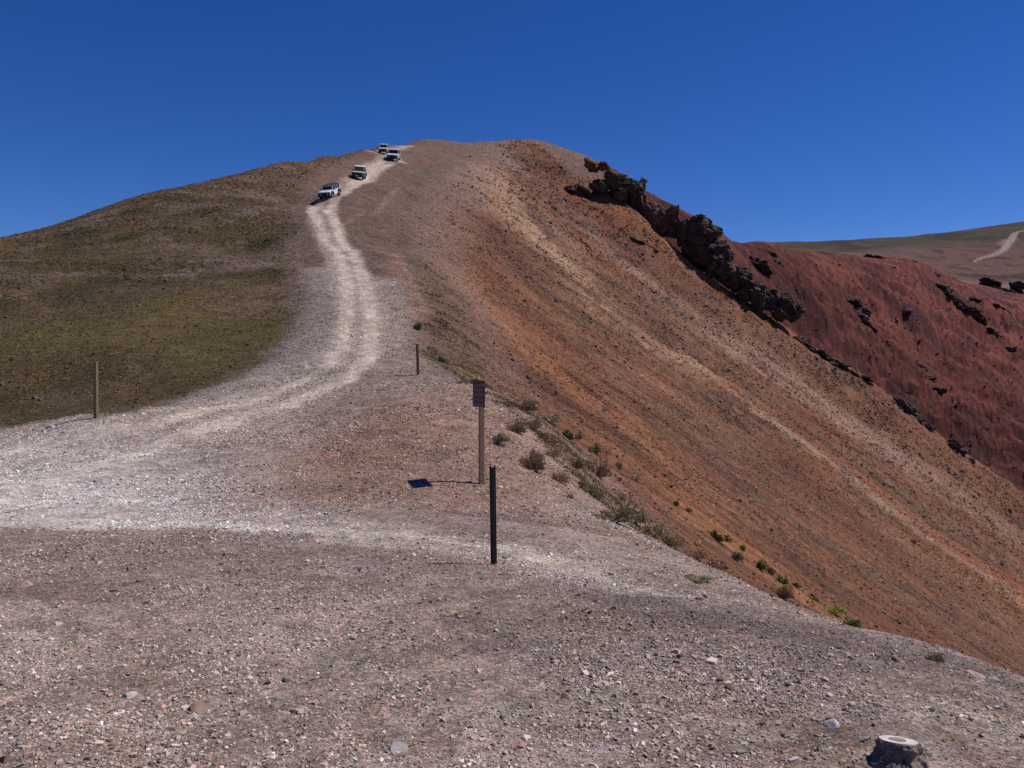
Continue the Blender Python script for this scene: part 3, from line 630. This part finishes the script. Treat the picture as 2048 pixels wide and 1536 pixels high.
# ---------------------------------------------------------------- loose gravel, sampled over the sheet
Vg = (CV - VCO[:,2]/np.maximum(VCO[:,1], .05)*F).reshape(nr, nt); Yg = VCO[:,1].reshape(nr, nt)
run = np.minimum.accumulate(np.where(Yg > .5, Vg, 9999), 0)
c0_ = (nt-1000)//2
rowsl = slice(60, 1000)
v0 = Vg[rowsl][:-1, c0_:c0_+999]; v1 = Vg[rowsl][1:, c0_:c0_+999]; runm = run[rowsl][:-1, c0_:c0_+999]
area = np.clip(v0-v1, 0, 40)*(v1 < runm+.5)*(v1 < 1620)*(v1 > 200)   # photo px high, about 2.05 px wide
ii, jj = np.nonzero(area > 0); ar = area[ii, jj]*2.05
gi = (ii+60)*nt + jj + c0_
Wc = {k_: v_[gi] for k_, v_ in Wt.items()}; rr_ = Wc['r']; xx_, yy_ = VCO[gi,0], VCO[gi,1]
def scatter(dens, N, r_min, pxmin, sig, rmax, seed):
    g = np.random.default_rng(seed); med = np.maximum(r_min, pxmin*rr_/F)
    p = dens*ar/(med*F/rr_)**2; p = p/p.sum(); n_ = N
    c = g.choice(len(p), n_, p=p); a = g.random(n_); b = g.random(n_); k0 = gi[c]
    co = (VCO[k0]*((1-a)*(1-b))[:,None] + VCO[k0+1]*(a*(1-b))[:,None] + VCO[k0+nt]*((1-a)*b)[:,None] + VCO[k0+nt+1]*(a*b)[:,None])
    s = np.minimum(med[c]*np.exp(g.normal(0, sig, n_)), rmax)
    return co, s, VCOL[k0,:3], c, g
BX = np.array([(-1,-1,-1),(1,-1,-1),(1,1,-1),(-1,1,-1),(-1,-1,1),(1,-1,1),(1,1,1),(-1,1,1)], float)
BF = np.array([(0,3,2,1),(4,5,6,7),(0,1,5,4),(1,2,6,5),(2,3,7,6),(3,0,4,7)])
def chips(name, co, s, col, g, flat=.5, **props):
    n_ = len(co); v = BX[None]*(1+g.uniform(-.45, .35, (n_,8,3))); v[:,:,0] *= g.uniform(.7,1.5,(n_,1)); v[:,:,2] *= flat*g.uniform(.5,1.3,(n_,1))
    v[:,4:,:2] *= g.uniform(.45,.95,(n_,1,1))
    tx = g.normal(0,.35,n_)[:,None]; ty = g.normal(0,.35,n_)[:,None]; a = g.uniform(0,6.28,n_)[:,None]
    x, y, z = v[:,:,0], v[:,:,1], v[:,:,2]
    y, z = y*np.cos(tx)-z*np.sin(tx), y*np.sin(tx)+z*np.cos(tx); x, z = x*np.cos(ty)+z*np.sin(ty), z*np.cos(ty)-x*np.sin(ty)
    x, y = x*np.cos(a)-y*np.sin(a), x*np.sin(a)+y*np.cos(a)
    V = np.stack([x, y, z+.25], -1)*s[:,None,None] + co[:,None]
    cc = np.repeat(np.c_[np.clip(col, .012, .8), np.ones(n_)], 8, 0)
    return link(name, mesh_np(name, V.reshape(-1,3), (BF[None]+8*np.arange(n_)[:,None,None]).reshape(-1,4), cc, False), STONE, None, **props)
STONE = mat('loose_stone', rough=.95, spec=.2, attr='tint')
def stone_cols(col, g, hill=False):
    n_ = len(col); L_ = np.exp(g.normal(.03, .36 if not hill else .2, n_))[:,None]; C_ = col*L_
    grey = col.mean(1, keepdims=True); C_ = C_*.82 + grey*L_*.18
    q = g.random(n_)
    if not hill:
        C_[q < .07] = col[q < .07]*.6+np.array([.19,.175,.155]); C_[(q > .10) & (q < .17)] *= .4; m_ = (q > .19) & (q < .24); C_[m_] *= np.array([1.08,.80,.73]); m_ = (q > .24) & (q < .28); C_[m_] *= np.array([.9,1.0,.95])
    else: C_[q < .04] *= 1.5; C_[(q > .04) & (q < .10)] *= .75; m_ = (q > .2) & (q < .26); C_[m_] = C_[m_]*np.array([1.2,.8,.7])
    return C_
pat = np.clip(.55+1.1*fbm(xx_*.35, yy_*.35, 4, 301), .12, 1.6)*np.clip(.8+.8*fbm(xx_*1.6, yy_*1.6, 3, 302), .2, 1.5)
near_ = (1-Wc['scr'])*(1-Wc['red'])*(1-Wc['far'])
co, s, col, c, g = scatter(near_*(1-Wc['tun']*.93)*pat*(1-Wc['ol']*.5)*(1-Wc['trk']*.88), 185000, .0048, .90, .5, .028, 1)
chips('loose_gravel', co, s, stone_cols(col, g), g, kind='stuff')
hil = (Wc['scr']*1.0 + Wc['red']*.1 + Wc['tun']*.3)
co, s, col, c, g = scatter(hil*np.clip(.6+1.0*fbm(xx_*.15, yy_*.15, 4, 311), .1, 1.6), 80000, .03, .85, .42, .4, 12)
chips('scree_stones', co, s, stone_cols(col, g, True), g, kind='stuff')
# ---------------------------------------------------------------- short turf tufts
def tufts(name, dens, N, r_min, px, seed, colf):
    co, s, col, c, g = scatter(dens, N, r_min, px, .3, .35, seed); n_ = len(co); K = 5
    a = g.uniform(0, 6.28, (n_,K)); ln = g.uniform(.7,1.3,(n_,K)); out = g.uniform(.2,1.0,(n_,K)); w_ = .32
    bx = np.stack([np.cos(a)*.3, np.sin(a)*.3, np.zeros_like(a)-.2], -1); px_ = np.stack([-np.sin(a)*w_, np.cos(a)*w_, np.zeros_like(a)], -1)
    tip = np.stack([np.cos(a)*out*ln, np.sin(a)*out*ln, ln*.42], -1)
    V = np.stack([bx-px_, bx+px_, tip], 2)*s[:,None,None,None] + co[:,None,None]
    cc = np.repeat(np.c_[np.clip(colf(col, g), .01, .6), np.ones(n_)], K*3, 0)
    return link(name, mesh_np(name, V.reshape(-1,3), np.arange(n_*K*3).reshape(-1,3), cc, False, 3), STONE, None, kind='stuff')
tufts('turf_grass', Wc['tun']*np.clip(.7+fbm(xx_*.2, yy_*.2, 4, 321), .1, 1.5), 42000, .03, 1.9, 3, lambda c_, g: c_*np.exp(g.normal(.18, .2, len(c_)))[:,None]*np.array([1.05,1.0,.9]))
tufts('ridge_turf', (Wc['ol']*near_*1.0 + Wc['ol']*.3)*(1-.7*sst(33, 40, rr_))*np.clip(.3+1.8*fbm(xx_*.7, yy_*.7, 3, 331), .03, 2), 13000, .035, 2.3, 4, lambda c_, g: np.array([.17,.13,.07])*np.exp(g.normal(0, .35, len(c_)))[:,None])
# ---------------------------------------------------------------- shrubs
def shrub_mesh(name, seed, n=520, kind='dry'):
    g = np.random.default_rng(seed); V = []; 
    lob = [(g.uniform(-.75,.75), g.uniform(-.7,.7), g.uniform(.28,.6), g.uniform(.4,1.0)) for _ in range(7)]
    co = []
    for i in range(n):
        lx, ly, lr, lh = lob[g.integers(7)]
        d = g.normal(0,1,3); d[2] = abs(d[2]); d /= np.linalg.norm(d); q = g.random()**.45
        c_ = np.array([lx+d[0]*lr*q, ly+d[1]*lr*q, d[2]*lh*q*.95+.02])
        if kind == 'dry':
            up = np.array([c_[0]*.8, c_[1]*.8, .7])+g.normal(0,.45,3); up /= np.linalg.norm(up); l_, w_ = g.uniform(.10,.24), g.uniform(.02,.045)
        else: up = g.normal(0,1,3); up[2] = abs(up[2])*.7+.2; up /= np.linalg.norm(up); l_, w_ = g.uniform(.09,.17), g.uniform(.04,.07)
        sd_ = np.cross(up, g.normal(0,1,3)); sd_ /= np.linalg.norm(sd_)
        V += [c_-sd_*w_*.6, c_+sd_*w_*.6, c_+up*l_*.6+sd_*w_, c_+up*l_]
        co += [g.normal(0,.32)]*4
    V = np.array(V); V[:,2] = np.maximum(V[:,2], -.05); t = np.exp(np.array(co))
    cols = np.c_[t, t, t, np.ones(len(t))]
    return mesh_np(name, V, np.arange(len(V)).reshape(-1,4), cols, False)
def leafmat(name, c):
    m = bpy.data.materials.new(name); m.use_nodes = True; t = m.node_tree; b = t.nodes['Principled BSDF']; b.inputs['Roughness'].default_value = .8; b.inputs['Specular IOR Level'].default_value = .2
    a = t.nodes.new('ShaderNodeAttribute'); a.attribute_name = 'tint'; v = t.nodes.new('ShaderNodeVectorMath'); v.operation = 'MULTIPLY'; v.inputs[1].default_value = c
    t.links.new(a.outputs['Color'], v.inputs[0]); t.links.new(v.outputs[0], b.inputs['Base Color']); return m
LM = {'brown': leafmat('dry_brown_leaves', (.31,.21,.125)), 'olive': leafmat('dry_olive_leaves', (.31,.245,.14)), 'green': leafmat('green_leaves', (.10,.125,.035)), 'yellow': leafmat('yellow_green_leaves', (.20,.21,.03)), 'dull': leafmat('dull_green_leaves', (.14,.15,.07))}
PROT = {}
for kk in LM:
    PROT[kk] = []
    for j in range(3):
        me = shrub_mesh('shrub', 500+j*7+len(kk)*31, 1300, 'dry' if kk in ('brown','olive') else 'leafy'); me.materials.append(LM[kk]); PROT[kk].append(me)
SH = [(1052,822,50,24,'olive','olive shrub highest on the drop edge, right of the sign plate'),
 (1098,846,46,24,'olive','olive shrub on the scree side of the edge, right of two rounded ones'),
 (1140,880,40,22,'dull','dull green scrub patch on the scree side above the dark dense shrub'),
(1035,866,38,30,'olive','olive shrub right of the sign post, level with its upper part'),
 (1062,857,32,28,'olive','rounded olive shrub touching the right side of another olive shrub beside the sign'),
 (994,884,46,20,'olive','sparse low olive shrub immediately right of the sign post'),
 (1067,940,50,46,'brown','dark brown dense shrub on the slope edge right of the sign'),
 (1101,915,32,22,'brown','small brown shrub just behind the dark dense shrub'),
 (1150,938,26,26,'brown','small brown shrub on the bare edge between two larger brown ones'),
 (1122,968,34,25,'brown','reddish brown tuft, lowest of the shrubs nearest the sign'),
 (1197,955,54,44,'brown','wide twiggy brown shrub on the slope edge beyond the bare patch'),
 (1167,978,32,30,'olive','olive brown shrub below the wide twiggy shrub'),
 (1190,997,34,30,'olive','olive shrub leading down from the wide twiggy shrub towards the largest one'),
 (1142,998,16,14,'brown','tiny brown tuft alone on the bare gravel edge'),
 (1190,908,36,22,'dull','dull green shrub at the foot of the orange scree'),
 (1239,938,18,16,'dull','small grey green tuft at the foot of the orange scree'),
 (1268,962,28,16,'olive','flat olive tuft at the foot of the orange scree'),
 (1228,1046,80,54,'olive','largest olive shrub, spreading on the rounded gravel edge'),
 (1266,1046,48,36,'olive','olive shrub joined to the right side of the largest one'),
 (1302,1072,54,30,'olive','long low shrub on the edge below the largest shrub'),
 (1338,1090,56,28,'olive','long low shrub trailing farther down the edge'),
 (1241,1002,20,16,'brown','small brown tuft above the largest shrub'),
 (1351,1012,16,12,'dull','pale green tuft on the orange scree edge'),
 (1376,1024,16,12,'brown','tiny brown tuft beside the pale green tuft on the scree edge'),
 (1390,1116,44,18,'brown','flat brown shrub row on the gravel edge'),
 (1425,1136,44,20,'brown','flat brown shrub at the lower end of the row of low shrubs'),
 (1436,1084,34,28,'green','bright green round bush, topmost of the green bushes'),
 (1486,1103,16,15,'green','tiny bright green bush between two larger green ones'),
 (1470,1122,24,19,'green','green bush below the topmost green bush'),
 (1519,1138,32,24,'green','bright green bush in the middle of the green row'),
 (1541,1150,20,17,'green','small green bush at the right foot of the middle bright one'),
 (1567,1170,24,22,'green','leafy green bush above the brown bush of the green row'),
 (1563,1196,34,32,'olive','only brownish bush standing in the row of green bushes'),
 (1592,1177,18,12,'green','low green tuft right of the brownish bush'),
 (1628,1203,18,14,'yellow','yellow green tuft between the brownish bush and the long yellow mat'),
 (1664,1226,48,16,'yellow','long yellow green mat on the drop edge'),
 (1700,1254,38,20,'green','green mat at the lower end of the green row'),
 (1866,1322,32,22,'olive','lone olive bush on the drop edge far down to the right'),
 (1938,1346,20,10,'brown','tiny brown tuft next to the pale slab on the drop edge'),
 (1386,1160,52,14,'dull','flat green mat alone on the open gravel'),
 (880,724,50,13,'dull','dark flat turf patch on the ridge right of the short dark post'),
 (935,768,52,16,'olive','dark flat turf patch behind the sign plate'),
 (836,660,18,16,'green','small green tuft above the short dark post')]
for i, (u, v, wp, hp, kk, lb) in enumerate(SH):
    p = hit(u, v-2); s_ = p.y/F; me = PROT[kk][i % 3]
    o = link('shrub', me, None, None, label=lb, category='shrub', group='shrubs along the drop edge'); o.location = p-Vector((0,0,.02)); o.scale = (wp*s_/1.55, wp*s_/1.55*rnd.uniform(.6,.9), hp*s_*rnd.uniform(.95,1.15)); o.rotation_euler = (0, 0, rnd.uniform(0, 6.28))
# ---------------------------------------------------------------- vehicles (local -Y is the front)
GLS = mat('dark_glass', (.012,.014,.018), .12, 0, .5); TYR = mat('tyre_rubber', (.02,.02,.02), .9, noise=.2); RIM = mat('alloy_rim', (.35,.35,.36), .4, .6)
WHT = mat('white_paint', (.78,.80,.80), .3, 0, .5, coat=.6); SIL = mat('dusty_silver_paint', (.60,.61,.59), .35, .1, .5, coat=.4); CRM = mat('dusty_grey_green_paint', (.40,.42,.40), .45, 0, .5)
BLK = mat('black_plastic', (.02,.021,.023), .6); NAVY = mat('dark_blue_soft_top', (.022,.028,.055), .75); LMP = mat('headlight_glass', (.55,.56,.56), .2); RED = mat('tail_light_red', (.4,.02,.02), .3); WRF = mat('white_roof_paint', (.80,.80,.78), .4)
def wheel(par, x, y, R=.40, w_=.26, name='wheel'):
    bm = bmesh.new(); cyl(bm, (x-w_/2,y,R), (x+w_/2,y,R), R, seg=28)
    e = [e for e in bm.edges if abs(e.verts[0].co.x-e.verts[1].co.x) < 1e-5]; bmesh.ops.bevel(bm, geom=e, offset=.045, segments=2, affect='EDGES')
    wl = bm_obj(name, bm, TYR, par, True); sgn = 1 if x > 0 else -1
    bm = bmesh.new(); cyl(bm, (x+sgn*(w_/2-.05),y,R), (x+sgn*(w_/2+.006),y,R), R*.56, R*.50, seg=20); cyl(bm, (x+sgn*(w_/2),y,R), (x+sgn*(w_/2+.03),y,R), R*.16, seg=10); bm_obj('rim', bm, RIM, wl)
def pane(par, quad, m=GLS, name='window', t=.012):
    a = [Vector(q) for q in quad]; nrm = (a[1]-a[0]).cross(a[3]-a[0]).normalized(); c = sum(a, Vector())/4
    bm = bmesh.new(); A_ = [bm.verts.new(q+nrm*t) for q in a]; B_ = [bm.verts.new(q-nrm*t) for q in a]
    bm.faces.new(A_); bm.faces.new(B_[::-1])
    for i in range(4): bm.faces.new((A_[i], B_[i], B_[(i+1) % 4], A_[(i+1) % 4]))
    return bm_obj(name, bm, m, par)
def car(u, v, ang, label, cat, L=4.4, W=1.85, hood=1.12, H=1.85, paint=WHT, roofm=WHT, flare=None, R=.40, cab0=-.75, cabtop=-.50, rear='box', round_=False, rack=False, guard=False, frontm=BLK, doors=2, side=SIL, soft=False, sc=1):
    p = hit(u, v); f0 = Vector((-p.x, -p.y, 0)).normalized(); hd = Matrix.Rotation(-ang, 3, 'Z') @ f0
    root = empty('off_road_vehicle', p, label, cat, 'four vehicles descending the hill road')
    root.rotation_mode = 'QUATERNION'; root.rotation_quaternion = slope_quat(p, hd).to_quaternion()
    hw = W/2; fy = -L/2; by = L/2; gc = .46; wb = L*.30; fw = hw*.80 if flare else hw*.97
    # lower body with hood and wheel openings
    def arch(c): return [(c-R*1.28, gc), (c-R*1.05, gc+R*.85), (c-R*.5, gc+R*1.18), (c+R*.5, gc+R*1.18), (c+R*1.05, gc+R*.85), (c+R*1.28, gc)]
    fa, ra = fy+.72, by-.82
    low = [(fy+.02, gc+.05), *arch(fa), *arch(ra), (by-.02, gc+.05), (by, hood-.03), (cab0, hood), (fy+.04, hood-.07), (fy, hood-.22)]
    bm = bmesh.new(); prof(bm, low, -hw*.94, hw*.94); bm_obj('body', bm, paint, root)
    # hood bulge
    bm = bmesh.new(); prof(bm, [(fy+.06, hood-.10), (cab0+.02, hood-.04), (cab0+.02, hood+.055, .05), (fy+.16, hood-.02, .06), (fy+.06, hood-.06, .04)], -fw*.90, fw*.90); bm_obj('hood', bm, paint, root)
    # cabin shell: pillars as a solid set behind glass panes
    tw = .10; rz = H-.07; ry = by-.06 if rear != 'pickup' else by-1.5
    cabp = [(cab0, hood-.02), (cabtop, rz, tw), (ry-.12, rz, tw), (ry, hood-.02)]
    bm = bmesh.new(); prof(bm, cabp, -hw*.92, hw*.92); bm_obj('cabin', bm, BLK if soft else paint, root)
    bm = bmesh.new(); prof(bm, [(cabtop-.05, rz-.01), (cabtop+.02, H-.01, .04), (ry-.20, H-.01, .04), (ry-.08, rz-.01)], -hw*.92+tw-.04, hw*.92-tw+.04); bm_obj('roof', bm, roofm, root)
    def on(y0, z0, y1, z1, s):
        f = lambda z: hw*.92 - tw*(z-hood)/(rz-hood) + .004
        return y0, z0, y1, z1, f
    # windscreen
    def wsc(t): return (cab0+(cabtop-cab0)*t, hood-.02+(rz-hood+.02)*t)
    (ya, za), (yb, zb) = wsc(.14), wsc(.90); xa, xb = hw*.92-tw*.14-.09, hw*.92-tw*.9-.08
    pane(root, [(-xa,ya-.01,za),(xa,ya-.01,za),(xb,yb-.01,zb),(-xb,yb-.01,zb)], name='windscreen')
    if soft: 
        bm = bmesh.new()
        for q in ((.0,.13),(.90,1.0)):
            (y0,z0),(y1,z1) = wsc(q[0]), wsc(q[1]); box(bm, (0,(y0+y1)/2-.008,(z0+z1)/2), (hw*1.80-tw*2*q[0],.04,z1-z0+.005))
        for sx in (-1,1):
            (y0,z0),(y1,z1) = wsc(0), wsc(1); cyl(bm, (sx*(hw*.92-.04),y0,z0), (sx*(hw*.92-tw-.03),y1,z1), .045, seg=8)
        bm_obj('windscreen_frame', bm, paint, root)
    # side windows and doors
    for sx in (-1, 1):
        fx = lambda z: sx*(hw*.92 - tw*(z-hood)/(rz-hood) + .002)
        z0, z1 = hood+.06, rz-.08; ys = [cabtop+.02, cabtop+.95, ry-.16] if doors == 2 else [cabtop+.02, cabtop+.78, cabtop+1.6, ry-.14]
        for a, b in zip(ys, ys[1:]):
            q = [(fx(z0),a-(.16 if a == ys[0] else 0),z0),(fx(z0),b-.07,z0),(fx(z1),b-.07,z1),(fx(z1),a,z1)]
            pane(root, q if sx > 0 else q[::-1], name='side_window')
        for a, b in zip(ys[:-1], ys[1:-1] if doors > 2 else ys[1:2]):
            bm = bmesh.new(); box(bm, (sx*(hw*.94+.006),(a+b)/2-.03,(hood+gc)/2+.03), (.024,b-a-.04,hood-gc-.04), bev=.008); d_ = bm_obj('door', bm, paint, root)
            bm = bmesh.new(); box(bm, (sx*(hw*.94+.03),b-.18,hood-.16), (.03,.14,.03)); bm_obj('handle', bm, BLK, d_)
        if soft:
            bm = bmesh.new()
            for a in ys[1:]: box(bm, (sx*(hw*.92-tw*.45+.015),a-.035,(hood+rz)/2), (.02,.07,rz-hood-.02), Matrix.Rotation(-sx*.14, 3, 'Y'))
            bm_obj('door_frame', bm, paint, root)
        bm = bmesh.new(); box(bm, (sx*(hw+.10),cab0+.12,hood+.14), (.16,.07,.19), bev=.02); bm_obj('mirror', bm, BLK, root)
        for yy_ in (fa, ra):
            if flare:
                bm = bmesh.new(); o_ = [(yy_-R*1.5,gc+.02),(yy_-R*1.12,gc+R*1.0),(yy_-R*.5,gc+R*1.38),(yy_+R*.5,gc+R*1.38),(yy_+R*1.12,gc+R*1.0),(yy_+R*1.5,gc+.02),(yy_+R*1.28,gc),(yy_+R*1.05,gc+R*.85),(yy_+R*.5,gc+R*1.18),(yy_-R*.5,gc+R*1.18),(yy_-R*1.05,gc+R*.85),(yy_-R*1.28,gc)]
                prof(bm, o_, min(sx*hw*.93, sx*(hw+.07)), max(sx*hw*.93, sx*(hw+.07))); bm_obj('fender_flare', bm, flare, root)
            wheel(root, sx*(hw-.13), yy_, R)
    pane(root, [(hw*.72,ry-.005,hood+.08),(-hw*.72,ry-.005,hood+.08),(-hw*.66,ry-.09,rz-.1),(hw*.66,ry-.09,rz-.1)], name='rear_window')
    # front
    bm = bmesh.new(); box(bm, (0,fy-.008,(hood+gc)/2-.06), (hw*1.84,.05,hood-gc-.20), bev=.01)  # full-width black panel paints in the shade under the hood; slats are grille
    for i in range(7): box(bm, (-.27+i*.09,fy-.036,hood-.42), (.05,.02,.28))
    bm_obj('grille_and_front_shade', bm, frontm, root)
    for sx in (-1, 1):
        bm = bmesh.new(); cyl(bm, (sx*fw*.62,fy-.01,hood-.38), (sx*fw*.62,fy-.06,hood-.38), .085, seg=18); bm_obj('headlight', bm, LMP, root)
        bm = bmesh.new(); box(bm, (sx*hw*.8,by+.01,hood-.28), (.12,.05,.22)); bm_obj('tail_light', bm, RED, root)
    bm = bmesh.new(); box(bm, (0,fy-.16,gc+.06), (W*.94,.20,.20), bev=.03); bm_obj('front_bumper', bm, BLK, root)
    bm = bmesh.new(); box(bm, (0,by+.10,gc+.06), (W*.9,.16,.18), bev=.03); bm_obj('rear_bumper', bm, BLK, root)
    bm = bmesh.new(); box(bm, (0,0,gc-.06), (W*.5,L*.86,.16)); cyl(bm, (-hw+.2,fa,R), (hw-.2,fa,R), .06); cyl(bm, (-hw+.2,ra,R), (hw-.2,ra,R), .06); bm_obj('chassis', bm, BLK, root)
    if guard:
        bm = bmesh.new()
        for x in (-.55,-.2,.2,.55): cyl(bm, (x,fy-.24,gc), (x,fy-.20,hood-.14), .032, seg=8)
        for z in (gc+.15,hood-.42,hood-.14): cyl(bm, (-.72,fy-.22,z), (.72,fy-.22,z), .032, seg=8)
        bm_obj('brush_guard', bm, BLK, root)
        bm = bmesh.new(); box(bm, (.0,fy-.29,gc+.12), (.34,.02,.16)); bm_obj('number_plate', bm, LMP, root)
    if rear == 'box' and (soft or guard):
        bm = bmesh.new(); cyl(bm, (0,by+.04,hood-.15), (0,by+.28,hood-.15), .38, seg=24); bm_obj('spare_wheel', bm, TYR, root)
    root.scale = (sc, sc, sc)
    return root
car(661, 395, .36, 'lowest vehicle on the hill road, white with a dark blue soft top', 'off-road vehicle', 4.4, 1.84, 1.14, 1.80, WHT, NAVY, BLK, .43, -.80, -.58, soft=True, doors=3, sc=.88)
car(718, 358, .15, 'boxy grey green vehicle with flat white roof, second from the bottom', 'off-road vehicle', 4.0, 1.74, 1.17, 2.02, CRM, WRF, BLK, .42, -.62, -.52, guard=True)
car(787, 321, .14, 'wide white vehicle with white roof and dark shaded front at the upper bend', 'off-road vehicle', 4.6, 2.05, 1.22, 2.05, WHT, WHT, None, .42, -.62, -.25)
car(767, 306, .10, 'pale dusty vehicle with dark front, topmost of the four near the skyline', 'off-road vehicle', 4.6, 1.98, 1.22, 2.0, SIL, SIL, None, .42, -.62, -.15, sc=.86)
# ---------------------------------------------------------------- camera, sun, sky
cam = bpy.data.cameras.new('camera'); camo = bpy.data.objects.new('camera', cam); COL.objects.link(camo)
cam.sensor_width = 36; cam.lens = 36*F/2048; cam.clip_end = 5000; cam.clip_start = .05
cam.shift_y = -(768-CV)/2048
camo.location = (0, 0, 0); camo.rotation_euler = (math.pi/2, 0, 0); scene.camera = camo
EL = math.radians(56); AZ = math.radians(12)           # sun from the right, slightly behind the hill
sd = Vector((math.cos(EL)*math.cos(AZ), math.cos(EL)*math.sin(AZ), math.sin(EL)))
sl = bpy.data.lights.new('sun', 'SUN'); sl.energy = 4.8; sl.angle = math.radians(.55); sl.color = (1, .93, .85)
so = bpy.data.objects.new('sun', sl); COL.objects.link(so); so.rotation_euler = sd.to_track_quat('Z', 'Y').to_euler()
w = bpy.data.worlds.new('World'); scene.world = w; w.use_nodes = True
nt_ = w.node_tree; bg = nt_.nodes['Background']; sk = nt_.nodes.new('ShaderNodeTexSky'); sk.sky_type = 'NISHITA'; sk.sun_disc = False
sk.sun_elevation = EL; sk.sun_rotation = math.pi/2 - AZ; sk.altitude = 3900; sk.air_density = 1.0; sk.dust_density = .15; sk.ozone_density = 3.5
hs_ = nt_.nodes.new('ShaderNodeHueSaturation'); hs_.inputs['Saturation'].default_value = 1.3; hs_.inputs['Hue'].default_value = .517
nt_.links.new(sk.outputs[0], hs_.inputs['Color']); nt_.links.new(hs_.outputs[0], bg.inputs[0]); bg.inputs[1].default_value = .10
scene.render.engine = 'CYCLES'
vs = scene.view_settings; vs.view_transform = 'Standard'; vs.look = 'None'; vs.exposure = 0; vs.gamma = 1; vs.use_curve_mapping = False
scene.cycles.max_bounces = 4
